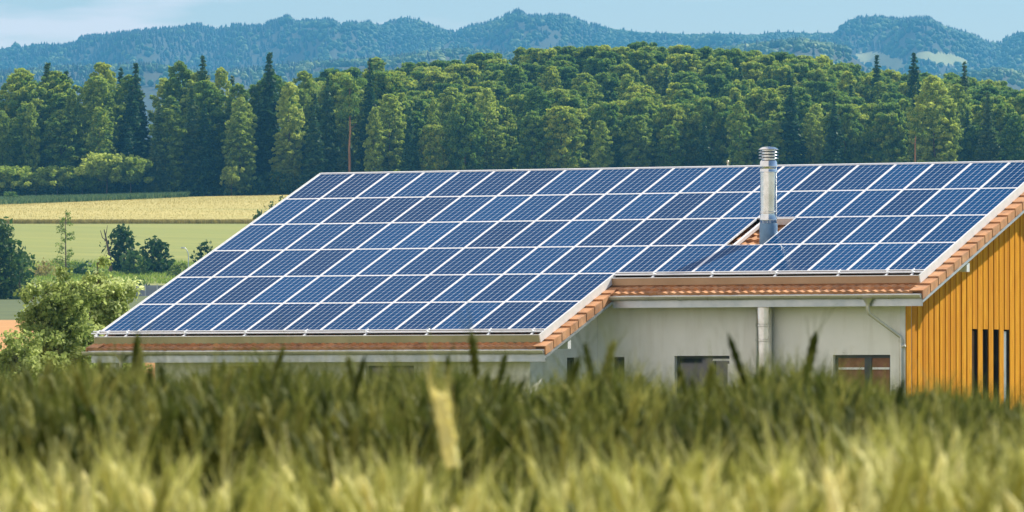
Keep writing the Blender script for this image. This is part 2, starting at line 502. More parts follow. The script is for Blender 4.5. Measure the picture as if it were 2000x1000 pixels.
# walls
mb = MB()
def zr(y): # underside of the roof at y
    return Z0 + (y + (TO - .27) * st) * st / ct + (TO - .27) * ct
yr = ry - .05
def gable(x0, x1, ya, yb, z0=0.):
    """wall in the plane x, from ya (front) up to ridge and down to yb"""
    pts = [(ya, z0), (yb, z0), (yb, zr(yr) - (yb - yr) * st / ct), (yr, zr(yr)), (ya, zr(ya))]
    n = len(pts)
    mb.add([(x0, y, z) for y, z in pts] + [(x1, y, z) for y, z in pts],
           [tuple(range(n))[::-1], tuple(range(n, 2 * n))] + [(i, (i + 1) % n, n + (i + 1) % n, n + i) for i in range(n)])
def openwall(x0, x1, z1, y, holes, th=.3, z0=0.):
    """front wall facing -y with real openings; holes = (xa, xb, za, zb)"""
    xs = sorted({x0, x1, *[h[0] for h in holes], *[h[1] for h in holes]})
    for a, b in zip(xs[:-1], xs[1:]):
        h = [q for q in holes if q[0] <= a + 1e-6 and q[1] >= b - 1e-6]
        if h:
            mb.box(a, b, y, y + th, z0, h[0][2]); mb.box(a, b, y, y + th, h[0][3], z1)
        else: mb.box(a, b, y, y + th, z0, z1)
H1 = [(12.07, 12.42, .5, 2.37), (13.75, 15.2, .0, 2.39), (17.9, 19.37, .0, 2.40)]
H2 = [(3.05, 4.6, .9, 2.16), (7.3, 8.6, .9, 2.16)]
openwall(XW2 + .002, XW - .02, zr(YW) - .0, YW, H1)
openwall(1.5, XW2, zr(YW2), YW2, H2)
# return wall of the lower wing, with its slit window
HR = (-8.75, -8.15)
def seg(ya, yb, za=None, zb=None):
    p = [(ya, za if za is not None else 0.), (yb, za if za is not None else 0.), (yb, zb if zb is not None else zr(yb)), (ya, zb if zb is not None else zr(ya))]
    mb.hexa([(XW2 - .3, p[0][0], p[0][1]), (XW2, p[0][0], p[0][1]), (XW2, p[1][0], p[1][1]), (XW2 - .3, p[1][0], p[1][1]),
             (XW2 - .3, p[3][0], p[3][1]), (XW2, p[3][0], p[3][1]), (XW2, p[2][0], p[2][1]), (XW2 - .3, p[2][0], p[2][1])])
seg(YW2 + .3, HR[0]); seg(HR[0], HR[1], 0, .9); seg(HR[0], HR[1], 2.35, None); seg(HR[1], YW - .001)
gable(.3, .6, -8.0, 8.3)
mb.box(.3, 1.5, -8.0, -7.7, 0, zr(-8.0))
mb.box(1.5, 1.8, YW2 + .3, -7.7, 0, 2.2)
mb.box(.6, XW - .4, 8.0, 8.3, 0, 4.0)
part(mb, 'wall', M['plaster'])
mb = MB(); mb.box(.9, XW - .5, -6.7, 7.9, .02, .1); part(mb, 'floor_slab', M['concrete'])
# porch post at the left end
mb = MB(); mb.box(-.02 + .5, .14 + .5, -11.0, -10.84, 0, 2.35); part(mb, 'porch_post', M['trim'])

# timber gable: backing wall and boards with gaps
mb = MB()
SL = [(-3.53, -3.22), (-2.93, -2.66), (-2.30, -2.04), (-1.68, -1.44)]   # slit windows, y ranges
zt = 3.04
gy = sorted([YW + .31, 8.3, yr] + [v for s_ in SL for v in s_])
for a, b in zip(gy[:-1], gy[1:]):
    top = lambda y: (zr(y) if y <= yr else zr(yr) - (y - yr) * st / ct)
    isw = any(abs(a - s_[0]) < 1e-6 for s_ in SL)
    def pr(za, zb_a, zb_b): mb.hexa([(XW - .3, a, za), (XW - .045, a, za), (XW - .045, b, za), (XW - .3, b, za), (XW - .3, a, zb_a), (XW - .045, a, zb_a), (XW - .045, b, zb_b), (XW - .3, b, zb_b)])
    if isw:
        pr(0, .6, .6); pr(zt, top(a), top(b))
    else: pr(0, top(a), top(b))
part(mb, 'gable_wall', M['dark'])
mb = MB(); yb = YW - .02; r2 = random.Random(3); k = 0
bounds = [yb]
while bounds[-1] < 8.2: bounds.append(bounds[-1] + .307)
for a in bounds[:-1]:
    for half in (0, 1):
        w0, w1 = (a + .012, a + .146) if half == 0 else (a + .163, a + .296)
        g = r2.uniform(-.003, .003); pr_ = XW + (.0 if half == 0 else -.012) + r2.uniform(-.004, .004)
        w0 += g; w1 += g + r2.uniform(-.002, .002)
        if half == 0: w1 = a + .148
        mid = (w0 + w1) / 2
        inw = any(mid > s_[0] and mid < s_[1] for s_ in SL)
        top = lambda y: (zr(y) if y <= yr else zr(yr) - (y - yr) * st / ct) + .02
        def bd(z0, z1a, z1b): mb.hexa([(XW - .03, w0, z0), (pr_, w0, z0), (pr_, w1, z0), (XW - .03, w1, z0), (XW - .03, w0, z1a), (pr_, w0, z1a), (pr_, w1, z1b), (XW - .03, w1, z1b)])
        if inw: bd(.12, .58, .58); bd(zt - .01, top(w0), top(w1))
        else: bd(.12 + r2.uniform(-.01, .01), top(w0), top(w1))
part(mb, 'timber_cladding', M['wood'], bevel=.004)
def window(name, box, panes, mullions, frame=.06, depth=.12, mat=None, bars=()):
    """box x0,x1,z0,z1 in a wall facing -y"""
    x0, x1, z0, z1, y = box
    f = MB()
    f.box(x0 + .001, x0 + frame, y + depth, y + depth + .07, z0, z1 - .001); f.box(x1 - frame, x1 - .001, y + depth, y + depth + .07, z0, z1 - .001)
    f.box(x0 + frame, x1 - frame, y + depth, y + depth + .07, z1 - frame, z1 - .001); f.box(x0 + frame, x1 - frame, y + depth, y + depth + .07, z0, z0 + frame)
    for mxx, ww in mullions: f.box(mxx, mxx + ww, y + depth - .01, y + depth + .06, z0 + frame, z1 - frame)
    o = part(f, name, M['winframe'])
    for a, b, mt in panes:
        g = MB(); g.box(a, b, y + depth + .02, y + depth + .035, z0 + frame, z1 - frame); g.build('pane', mt, o)
    for a, b, z, h in bars:
        g = MB(); g.box(a, b, y + depth - .012, y + depth + .015, z, z + h); g.build('crossbar', M['whitebar'], o)
    return o
window('window', (17.9, 19.37, 0, 2.40, YW), [(17.97, 18.66, M['blind']), (18.84, 19.3, M['blind'])], [(18.66, .18)], .07, .12, bars=[(17.99, 18.65, 2.06, .05), (18.86, 19.30, 2.06, .05)])
window('window', (13.75, 15.2, 0, 2.39, YW), [(13.8, 14.7, M['glass']), (14.76, 15.14, M['glass'])], [(14.7, .06)], .06, .14, bars=[(14.7, 15.14, 2.27, .05), (15.09, 15.14, .1, 2.1)])
window('window', (12.07, 12.42, .5, 2.37, YW), [(12.1, 12.38, M['glass'])], [], .04, .16)
window('window', (3.05, 4.6, .9, 2.16, YW2), [(3.1, 4.55, M['glass'])], [(3.8, .06)], .05, .14)
window('window', (7.3, 8.6, .9, 2.16, YW2), [(7.35, 8.55, M['glass'])], [(7.9, .06)], .05, .14)
f = MB(); f.box(XW2 - .2, XW2 - .13, HR[0] + .001, HR[0] + .05, .9, 2.35); f.box(XW2 - .2, XW2 - .13, HR[1] - .05, HR[1] - .001, .9, 2.35); f.box(XW2 - .2, XW2 - .13, HR[0] + .05, HR[1] - .05, 2.29, 2.349)
o = part(f, 'window', M['winframe']); g = MB(); g.box(XW2 - .18, XW2 - .165, HR[0] + .05, HR[1] - .05, .9, 2.29); g.build('pane', M['glass'], o)
for i, (a, b) in enumerate(SL):
    f = MB(); f.box(XW - .2, XW - .14, a + .001, a + .035, .6, zt - .001); f.box(XW - .2, XW - .14, b - .035, b - .001, .6, zt - .001); f.box(XW - .2, XW - .14, a + .035, b - .035, zt - .05, zt - .001)
    o = part(f, 'slit_window', M['winframe'] if i < 3 else M['whitebar'])
    px_ = XW - (.10, .12, .17, .07)[i]; g = MB(); g.box(px_, px_ + .015, a + .035, b - .035, .6, zt - .05); g.build('pane', (M['blind'], M['blind'], M['brownglass'], M['zinc'])[i], o)
# corner strip of the white wall
mb = MB(); mb.box(XW - .16, XW - .03, YW - .03, YW - .001, 0, zr(YW) - .12); part(mb, 'corner_strip', M['trim'])

# eaves: flashing, gutter, fascia
def eave(x0, x1, s_end, gx0):
    ex, ey, ez = SP(0, s_end, TO)
    a = MB(); a.box(x0 + .03, x1 - .05, ey - .005, ey + .01, ez - .17, ez - .055); part(a, 'eaves_flashing', M['zinc'])
    y, z = ey - .075, ez - .095
    g = MB(); n = 9; gx1 = x1 - .02
    prof = [(y + .07 * math.cos(t), z - .075 * math.sin(t)) for t in np.linspace(0, PI, n)]
    inner = [(y + .064 * math.cos(t), z + .002 - .069 * math.sin(t)) for t in np.linspace(0, PI, n)][::-1]
    pr_ = prof + inner; k = len(pr_)
    g.add([(gx0, a_, b_) for a_, b_ in pr_] + [(gx1, a_, b_) for a_, b_ in pr_], [(i, (i + 1) % k, k + (i + 1) % k, k + i) for i in range(k)])
    g.tube([(gx0, y - .074, z + .004), (gx1, y - .074, z + .004)], .011, 6)
    for xe in (gx0, gx1 - .006): 
        g.add([(xe, a_, b_) for a_, b_ in prof] + [(xe + .006, a_, b_) for a_, b_ in prof], [tuple(range(n)), tuple(range(n, 2 * n))[::-1]])
    go = part(g, 'gutter', M['galv'], smooth=True)
    xx = gx0 + .35
    while xx < gx1 - .1:
        h = MB()
        pp = [(xx, y + .076 * math.cos(t), z - .082 * math.sin(t)) for t in np.linspace(0, PI, 8)]
        h.tube(pp, .009, 5); h.build('gutter_bracket', M['galv'], go)
        xx += .78
    fa = MB(); fa.box(x0 + .12, x1 - .03, ey + .012, ey + .04, ez - .345, ez - .172); part(fa, 'fascia', M['zinc'])
    return y, z
gyR, gzR = eave(XS - .1, XR + .0, SE1, XS - .12)
gyL, gzL = eave(XL, XS, SE2, XL - .06)
# downpipes
def downpipe(x, y, z, xw, yw, r=.042):
    d = MB()
    d.lathe(x, y, [(.045, z - .24), (.05, z - .19), (.13, z - .06), (.135, z - .055)], 14)
    d.tube([(x, y, z - .22), (x, y, z - .36), (x + .02, y + .03, z - .42), (xw - .02, yw - .0, z - .95), (xw, yw, z - 1.0), (xw, yw, .15), (xw - .02, yw - .1, .05)], r, 12)
    d.tube([(xw, yw, z - 1.08), (xw, yw, z - 1.02)], r + .014, 12)
    d.tube([(xw, yw, z - 1.2), (xw + .12, yw - .02, z - 1.16)], .03, 8)
    part(d, 'downpipe', M['galv'], smooth=True)
downpipe(19.12, gyR, gzR, 19.68, YW - .07)
d = MB(); d.lathe(.9, gyL, [(.045, gzL - .24), (.05, gzL - .19), (.13, gzL - .06), (.135, gzL - .055)], 14)
d.tube([(.9, gyL, gzL - .2), (.9, gyL, .1)], .045, 12); part(d, 'downpipe', M['galv'], smooth=True)
# outside flue duct on the wall
d = MB(); yy = YW - .24
prof = [(.19, 0)]
for zz in (1.4, 2.75, 3.1):
    prof += [(.19, zz - .03), (.205, zz - .02), (.205, zz + .02), (.19, zz + .03)]
prof += [(.19, 3.60)]
d.lathe(16.22, yy, prof, 28); part(d, 'flue_duct', M['steel'], smooth=True, label='steel flue duct running up the outside of the white wall')
# array trim: side plates, front aprons, top strip
mb = MB()
S = lambda x, s, o: SP(x, s, o)
mb.box(20 * PW + .004, 20 * PW + .03, -.03, 4 * PH + .36, TO + .02, .012, S); part(mb, 'side_plate', M['trim']); mb = MB()
mb.box(12 * PW + .004, 12 * PW + .03, 4 * PH + .06, 6 * PH + .36, TO + .02, .012, S); part(mb, 'side_plate', M['trim']); mb = MB()
mb.box(-.034, -.008, -.03, 6 * PH + .30, -.05, .012, S)
part(mb, 'side_plate', M['trim'])
mb = MB(); mb.box(-.008, 20 * PW + .004, -.045, -.004, -.045, .014, S); part(mb, 'top_strip', M['alu'])
for x0, x1, n in ((12 * PW + .035, 20 * PW + .002, 4), (-.30 + .0, 12 * PW + .002, 6)):
    s0 = n * PH + .30
    mb = MB()
    p0 = SP(0, s0, TO + .03); 
    z1 = p0[2] + .135
    if n == 6: x0 = -.06
    mb.box(x0, x1, p0[1] - .012, p0[1], p0[2] - .03, z1)
    part(mb, 'apron', M['apron_tile_reflection' if n == 4 else 'apron_field_reflection'])
    mb = MB(); mb.box(x0, x1, p0[1] - .022, p0[1] + .05, z1 + .001, z1 + .02); part(mb, 'apron_lip', M['alu'])
    # snow guard: two tubes on brackets
    mb = MB()
    for (ds, oo, rr_) in ((.02, .015, .017), (.11, -.005, .021)):
        a = SP(x0 - (.15 if n == 6 else 0), n * PH + ds, oo); b = SP(x1, n * PH + ds, oo); mb.tube([a, b], rr_, 8)
    sg = part(mb, 'snow_guard', M['alu'], smooth=True)
    xx = x0 + (.35 if n == 6 else .95)
    ks = [x0 + .04 if n == 6 else None]
    xs = []
    if n == 6: xs = [-.02, .25, .80, 2.42, 4.1, 5.75, 7.4, 9.05, 10.7, 11.85]
    else: xs = [13.2, 14.75, 16.42, 18.05, 19.3, 19.95]
    for xb in xs:
        h = MB()
        h.box(xb - .012, xb + .012, n * PH + .0, n * PH + .16, -.045, .05, S)
        h.box(xb - .02, xb + .035, n * PH + .16, n * PH + .26, TO + .06, .0 - .02, S)
        h.build('guard_bracket', M['alu'], sg)
# mounting rails in the hole
mb = MB()
mb.box(14.24, 14.31, 3 * PW * 0 + 2 * PH + .02, 3 * PH - .02, TO + .05, TO + .13, S)
mb.box(14.31, 15.13, 2 * PH + .01, 2 * PH + .05, TO + .03, -.01, S)
part(mb, 'mounting_rail', M['alu'])
# chimney
CX, CY = 14.93, -4.56
ch = MB(); zb = 4.85
prof = [(.205, zb), (.205, 5.62), (.212, 5.63), (.212, 5.66), (.205, 5.67), (.205, 5.80), (.215, 5.81), (.215, 5.84), (.203, 5.85), (.203, 6.78), (.213, 6.79), (.213, 6.82), (.205, 6.83), (.205, 6.89), (.213, 6.90), (.213, 6.94), (.205, 6.95), (.205, 7.03), (.17, 7.08), (.16, 7.08)]
ch.lathe(CX, CY, prof, 36)
cho = part(ch, 'chimney', M['steel'], smooth=True, label='polished steel flue standing in the gap between the solar panels')
ch = MB(); ch.lathe(CX, CY, [(.16, 7.05), (.16, 7.34)], 24)
for zc in (7.12, 7.19, 7.26):
    ch.lathe(CX, CY, [(.165, zc + .035), (.235, zc), (.237, zc - .004), (.165, zc + .02)], 32)
ch.lathe(CX, CY, [(.20, 7.315), (.238, 7.325), (.238, 7.332), (.15, 7.385), (.06, 7.395)], 32)
ch.build('chimney_cap', M['steel'], cho, smooth=True)
ch = MB(); ch.lathe(CX, CY, [(.235, 4.9), (.222, 5.0), (.213, 5.55), (.209, 5.56)], 32); ch.build('lead_collar', M['lead'], cho, smooth=True)
# vent pipe on the ridge
d = MB(); d.lathe(11.45, .25, [(.08, 7.0), (.07, 7.10), (.018, 7.13), (.018, 7.2), (.028, 7.21), (.028, 7.25), (.01, 7.27)], 12)
part(d, 'ridge_finial', M['galv'], smooth=True)

# ------------------------------------------------------------------ solar panels, one thing each
fr = MB(); hw, hh, t_ = (PW - .010) / 2, (PH - .010) / 2, .030
fr.box(-hw, -hw + t_, -hh, hh, -.04, 0); fr.box(hw - t_, hw, -hh, hh, -.04, 0)
fr.box(-hw + t_, hw - t_, -hh, -hh + t_, -.04, 0); fr.box(-hw + t_, hw - t_, hh - t_, hh, -.04, 0)
frame_me = fr.mesh('frame', M['alu'])
gl = MB(); gl.box(-hw + t_, hw - t_, -hh + t_, hh - t_, -.03, -.004)
glass_me = gl.mesh('cell_sheet', M['cells'])
ORD = ['first', 'second', 'third', 'fourth', 'fifth', 'sixth', 'seventh', 'eighth', 'ninth', 'tenth', 'eleventh', 'twelfth', 'thirteenth', 'fourteenth',
       'fifteenth', 'sixteenth', 'seventeenth', 'eighteenth', 'nineteenth', 'twentieth']
ROWS = ['top row', 'second row down', 'third row down', 'fourth row down', 'fifth row down', 'lowest row']
for v in range(6):
    for u in range(20 if v < 4 else 12):
        if v == 2 and u == 14: continue
        c = SP((u + .5) * PW, (v + .5) * PH, 0)
        p = empty('solar_panel', c, (T, 0, 0))
        if v == 2 and u > 14:
            lb = f'blue solar panel in the third row down, {ORD[u - 15]} to the right of the steel chimney'
        else:
            lb = f'blue solar panel in the {ROWS[v]}, {ORD[u]} from the left edge of the roof'
        tag(p, lb, 'solar panel', 'solar panels covering the roof')
        link('frame', frame_me, p); link('cell_sheet', glass_me, p)
# ------------------------------------------------------------------ leaf clouds
def quads(C, size, N=None, jitter=.9, aspect=1.5, g=rng):
    """one bent leaf-sized quad per centre, facing roughly along N"""
    n = len(C)
    d = g.normal(size=(n, 3))
    if N is not None: d = d * jitter + N
    d /= np.linalg.norm(d, axis=1, keepdims=True) + 1e-9
    r = g.normal(size=(n, 3))
    a = np.cross(d, r); a /= np.linalg.norm(a, axis=1, keepdims=True) + 1e-9
    b = np.cross(d, a)
    s = (np.asarray(size) * g.uniform(.6, 1.35, n))[:, None]
    V = np.stack([C - a * s * aspect, C - b * s * .8 + d * s * .18, C + a * s * aspect, C + b * s * .8 + d * s * .18], 1).reshape(-1, 3)
    F = np.arange(4 * n).reshape(n, 4)
    return V, F

def cloud(name, lobes, per, size, mat, squash=.8, parent=None, mesh_only=True, shell=.5):
    """lobes: (x, y, z, r, tint). Leaves fill each lobe, densest near its surface"""
    Vs, Fs, Ts = [], [], []; off = 0
    cen = np.mean([l[:3] for l in lobes], 0)
    for x, y, z, r, t in lobes:
        k = max(6, int(per * r * r))
        d = rng.normal(size=(k, 3)); d /= np.linalg.norm(d, axis=1, keepdims=True)
        rad = r * rng.uniform(shell, 1.08, k) ** .6
        P = np.array([x, y, z]) + d * rad[:, None] * [1, 1, squash]
        V, F = quads(P, size, d * .5 + [0, 0, .15])
        Vs.append(V); Fs.append(F + off); off += len(V)
        Ts.append(np.repeat(t + rng.uniform(-.14, .14, k), 4))
    return np_mesh(name, np.concatenate(Vs), np.concatenate(Fs), mat, np.concatenate(Ts))

def trunk_mb(h, r, lean=0., limbs=(), seed=0):
    q = random.Random(seed); t = MB()
    pts = []; n = 7
    for i in range(n + 1):
        f = i / n
        pts.append((lean * f * h + q.uniform(-.01, .01) * h * f, q.uniform(-.01, .01) * h * f, h * f))
    rr = [r * (1.25 if i == 0 else (1 - .82 * i / n)) for i in range(n + 1)]
    t.tube(pts, rr, 7)
    for (z0, dx, dy, dz, lr) in limbs:
        f = z0 / h; b = np.array([lean * z0, 0, z0]); e = b + [dx, dy, dz]
        mid = (b + e) / 2 + [0, 0, -.08 * abs(dz)]
        t.tube([b, mid, e], [lr, lr * .65, lr * .25], 5)
    return t

def broad_lobes(h, w, q, base=.12, n=60, tint=.5, top=1.0, lower=.6):
    """crown of a forest broadleaf: uneven egg made of leaf clumps"""
    L = []
    for i in range(n):
        f = base + (top - base) * (i + q.random()) / n            # height fraction
        g = (f - base) / (top - base)
        prof = (1 - max(0, (g - .55) / .45) ** 2.2) ** .5 * (lower + (1 - lower) * min(1, g / .5))
        rr = w / 2 * prof * (.62 + .55 * q.random())
        a = q.uniform(0, 2 * PI)
        rad = rr * (q.random() ** .35) * .85
        s = w * q.uniform(.04, .10) * (1.1 - .4 * g)
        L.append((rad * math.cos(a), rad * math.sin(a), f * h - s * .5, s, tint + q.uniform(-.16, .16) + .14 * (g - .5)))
    return L

def conifer_mesh(name, h, w, mat, seed, base=.06, droop=.35, layers=30, tint=.5, per=1.0, size=.30):
    q = random.Random(seed); P = []; N = []; Tt = []
    for i in range(layers):
        g = i / (layers - 1)
        z = h * (base + (1 - base) * g ** .92)
        R0 = w / 2 * (1 - g) ** .82 * q.uniform(.72, 1.08) + .12
        nb = max(4, int(9 * (1 - g) + 4))
        a0 = q.uniform(0, 6.28)
        for b in range(nb):
            a = a0 + 2 * PI * b / nb + q.uniform(-.25, .25); rb = R0 * q.uniform(.6, 1.12)
            m_ = max(5, int(rb * 13 * per)); tt = tint + q.uniform(-.18, .18)
            for j in range(m_):
                f = q.random() ** .6; rad = rb * f; sp_ = .16 * rb * (1.2 - f) + .12
                P.append((rad * math.cos(a) + q.gauss(0, sp_), rad * math.sin(a) + q.gauss(0, sp_), z - droop * rad * (f) + .18 * rad * max(0, f - .7) * 3 - abs(q.gauss(0, .22))))
                N.append((math.cos(a) * .5, math.sin(a) * .5, .8)); Tt.append(tt + .12 * (f - .5))
    V, F = quads(np.array(P), size, np.array(N), .8, 1.7)
    return np_mesh(name, V, F, mat, np.repeat(Tt, 4))

# ------------------------------------------------------------------ forest trees: one of each kind, then copies
PROTO = {}
def proto(kind, crown, trunk): PROTO[kind] = (crown, trunk)
for k in range(5):
    q = random.Random(40 + k); w_ = [8.5, 10, 7.5, 9, 11][k]; h_ = 26
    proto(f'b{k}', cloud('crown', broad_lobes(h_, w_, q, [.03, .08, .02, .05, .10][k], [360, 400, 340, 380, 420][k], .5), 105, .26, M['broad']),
          trunk_mb(h_ * .8, .32, q.uniform(-.02, .02), [(h_ * z, q.uniform(-3, 3), q.uniform(-3, 3), 3.5, .12) for z in (.3, .4, .5, .6)], k).mesh('trunk', M['bark']))
for k in range(4):                      # wide round topped broadleaves of the slope
    q = random.Random(140 + k); w_ = [13, 11.5, 14.5, 12][k]; L = []
    for i in range(420):
        a = q.uniform(0, 2 * PI); f = q.random(); z = 5 + 19.0 * f ** .8
        rr_ = w_ / 2 * (1 - max(0, (z - 13) / 12.2) ** 2.1) ** .5 * (.8 + .2 * min(1, z / 11)); s_ = w_ * q.uniform(.03, .075)
        rr_ *= 1 + .16 * math.sin(3 * a + k) * math.sin(z * .7 + k * 2) + .1 * math.sin(7 * a + z); rad = max(0, rr_ - s_ * .5) * q.random() ** .3 * q.uniform(.8, 1.14)
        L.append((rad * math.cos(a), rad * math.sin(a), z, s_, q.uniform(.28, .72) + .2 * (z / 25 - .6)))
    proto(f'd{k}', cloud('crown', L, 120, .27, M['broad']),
          trunk_mb(20, .34, q.uniform(-.02, .02), [(z, q.uniform(-4, 4), q.uniform(-4, 4), 4, .13) for z in (7, 10, 12, 14)], k).mesh('trunk', M['bark']))
for k in range(3):                      # pale leafed, bright sunny ones
    q = random.Random(60 + k); w_ = [6.5, 8, 7][k]; h_ = 22
    proto(f'p{k}', cloud('crown', broad_lobes(h_, w_, q, .04, 330, .5, lower=.75), 105, .25, M['bright']),
          trunk_mb(h_ * .8, .25, q.uniform(-.02, .02), [(h_ * z, q.uniform(-2, 2), q.uniform(-2, 2), 3, .09) for z in (.3, .5)], k).mesh('trunk', M['bark']))
for k in range(3):
    proto(f'c{k}', conifer_mesh('crown', 30, [8.0, 9.5, 7.0][k], M['needle'], 80 + k, [.05, .04, .10][k], [.35, .5, .3][k], [34, 36, 30][k], size=.30, per=1.0),
          trunk_mb(29.6, .33, 0, (), k).mesh('trunk', M['bark']))
q = random.Random(99)                   # pine: bare red trunk, flat cloudy crown at the top
proto('n0', cloud('crown', [(q.gauss(0, 1.5), q.gauss(0, 1.5), q.uniform(17, 26), q.uniform(.9, 1.7), q.uniform(.3, .7)) for _ in range(26)], 120, .2, M['broad'], .6),
      trunk_mb(25, .42, .01, [(z, q.uniform(-2.5, 2.5), q.uniform(-2, 2), 1.2, .09) for z in (15, 17, 19, 21)], 5).mesh('trunk', M['barkred']))
for k in range(3):                      # low bushy edge trees
    q = random.Random(120 + k)
    L = [(q.gauss(0, 1.7), q.gauss(0, 1.5), q.uniform(.4, 1) ** .8 * 8.0 * (1 - .03 * _ / 40), q.uniform(.45, .95), q.uniform(.3, .7)) for _ in range(110)]
    proto(f's{k}', cloud('crown', L, 75, .24, M['bright'] if k else M['broad'], .85), trunk_mb(6.5, .14, .02, (), k).mesh('trunk', M['bark']))

WORD = {'d': ('round_crowned_tree', 'tree'), 'b': ('broadleaf_tree', 'tree'), 'p': ('pale_tree', 'tree'), 'c': ('spruce_tree', 'tree'), 'n': ('pine_tree', 'tree'), 's': ('edge_tree', 'tree')}
AUTO = []
def where(px, row):
    if px < 0: return None
    zones = ['at the far left', 'left of the valley fields', 'over the left roof corner', 'left of centre', 'just left of the hill crest', 'at the hill crest',
             'right of the hill crest', 'behind the steel chimney', 'right of the chimney', 'at the far right']
    return zones[max(0, min(9, int(px // 200)))]
def put(kind, px, D, sc=1., wide=1., label=None, group='trees of the wooded hillside', dz=0., name=None, rot=None):
    x, y = ground_xy(px, D)
    nm, cat = WORD[kind[0]]
    e = empty(name or nm, (x, y, float(tz(px, D)) - .15 + dz), (0, 0, rot if rot is not None else rnd.uniform(0, 6.28)))
    wide *= {'c': 1.3, 'b': 1.25, 'p': 1.2}.get(kind[0], 1.)
    e.scale = (sc * wide, sc * wide, sc)
    cme, tme = PROTO[kind]
    link('crown', cme, e); link('trunk', tme, e)
    tag(e, label, cat, group)
    if label and (' rank of the wood' in label or 'high on the wooded' in label): AUTO.append((px, e, label))
    return e

forest = []       # kind, px, D, scale, wide
H0 = {'d': 25.2, 'b': 25.2, 'p': 21.3, 'c': 30., 'n': 26.5, 's': 9.2}
def top_at(kind, px, D, py):
    """scale that brings the top of this kind of tree up to row py"""
    return (height(py, D) - float(tz(px, D)) + .15) / H0[kind[0]]
# the recognisable ones of the front rows: kind, column, top row, distance, width factor, label
SPEC = [
 ('c0', 92, 124, 1590, 1.1, 'dark spruce top at the left rising above the paler crowns beside it'),
 ('c1', 128, 140, 1600, 1.0, 'second dark spruce from the left, a little lower than its neighbour'),
 ('c0', 265, 124, 1585, 1.0, 'pointed dark fir between two green broadleaf crowns left of the valley fields'),
 ('c2', 236, 134, 1600, .9, 'narrow spruce just left of the pointed dark fir'),
 ('c1', 396, 110, 1580, .75, 'tall olive topped conifer standing above the bare trunk at the field edge'),
 ('c0', 526, 104, 1572, .95, 'tallest dark fir, its crown topping the wood left of the roof corner'),
 ('p0', 566, 168, 1566, .85, 'tall sunlit pale tree clothed to the ground beside the tallest fir'),
 ('p1', 470, 196, 1562, .8, 'pale bright tree in the gap left of the tallest fir'),
 ('p2', 60, 206, 1562, .55, 'slim pale green tree low in the left part of the wood'),
 ('p0', 4, 222, 1560, .8, 'bright tree cut by the left edge of the photo'),
 ('p1', 142, 182, 1568, .5, 'slim pale birch in front of the dark spruces at the left'),
 ('c2', 375, 168, 1562, .95, 'shaded spruce with drooping boughs left of the pale bright tree'),
 ('c1', 310, 200, 1558, .85, 'dark spruce with drooping boughs low beside the valley fields'),
 ('b2', 432, 140, 1580, .7, 'leafy broadleaf between the olive conifer and the tallest fir'),
 ('b0', 350, 128, 1590, .8, 'yellow green broadleaf crown right of the pointed dark fir'),
 ('b3', 200, 130, 1595, .8, 'olive broadleaf crown left of the pointed dark fir'),
 ('c0', 640, 150, 1566, .8, 'shaded fir directly above the left end of the ridge'),
 ('n0', 682, 150, 1560, .9, 'pine with a bare thick trunk above the left end of the roof'),
 ('c2', 722, 116, 1572, .75, 'ragged brownish conifer left of the hill slope'),
 ('p1', 730, 215, 1558, .6, 'sunlit slim tree in front of the ragged brownish conifer'),
 ('p0', 848, 200, 1562, .6, 'pale sunlit tree in the dark wood left of centre'),
 ('p2', 950, 178, 1570, .9, 'broad pale tree whose lit crown hangs over the centre of the ridge'),
 ('b1', 1040, 222, 1560, 1.0, 'round shaded tree rising over the middle of the ridge'),
 ('c1', 800, 210, 1556, .8, 'shaded spruce over the ridge left of centre'),
 ('c1', 1545, 170, 1562, 1.1, 'wide dark pine like tree just right of the steel chimney'),
 ('c0', 1630, 190, 1558, 1.0, 'dark spreading conifer right of the steel chimney'),
 ('n0', 1788, 205, 1552, .9, 'pine with a slender orange trunk near the right side'),
 ('p1', 1825, 155, 1558, 1.0, 'tall sunlit pale tree beside the orange pine trunk'),
 ('c0', 1713, 108, 1700, .9, 'dark spruce poking above the skyline of the wood below the far meadow'),
 ('c1', 1786, 104, 1680, .8, 'tallest spruce on the right skyline of the wood'),
 ('c2', 1884, 122, 1690, .9, 'loose dark conifer on the skyline at the right'),
 ('c2', 1930, 180, 1560, 1.0, 'tall dark spruce in the shade at the right edge of the wood'),
 ('b4', 1985, 230, 1556, .8, 'olive tree above the right end of the ridge'),
]
for kd, px, py, D, wd, lb in SPEC:
    put(kd, px, D, top_at(kd, px, D, py), wd, lb)
def fill_skyline(px):
    return np.interp(px, [-150, 0, 60, 160, 300, 380, 440, 480, 560, 620, 700, 820, 900, 960, 1050, 1130, 1230, 1330, 1450, 1550, 1650, 1760, 1850, 1950, 2000, 2150],
                     [140, 138, 146, 150, 150, 136, 126, 150, 140, 132, 128, 118, 112, 100, 92, 84, 80, 88, 92, 104, 122, 142, 148, 156, 166, 175])
cnt = 0
zone_n = {}
def auto_label(kind, px, layer):
    ad = {'d': 'round green tree', 'b': 'green broadleaf tree', 'p': 'pale sunlit tree', 'c': 'dark spruce', 'n': 'pine', 's': 'low bushy tree'}[kind[0]]
    z = where(max(px, 0), 0)
    if layer == 'front': return f'{ad} in the front rank of the wood {z}'
    if layer == 'middle': return f'{ad} in the second rank of the wood {z}'
    return f'{ad} high on the wooded hill {z}'
auto = []
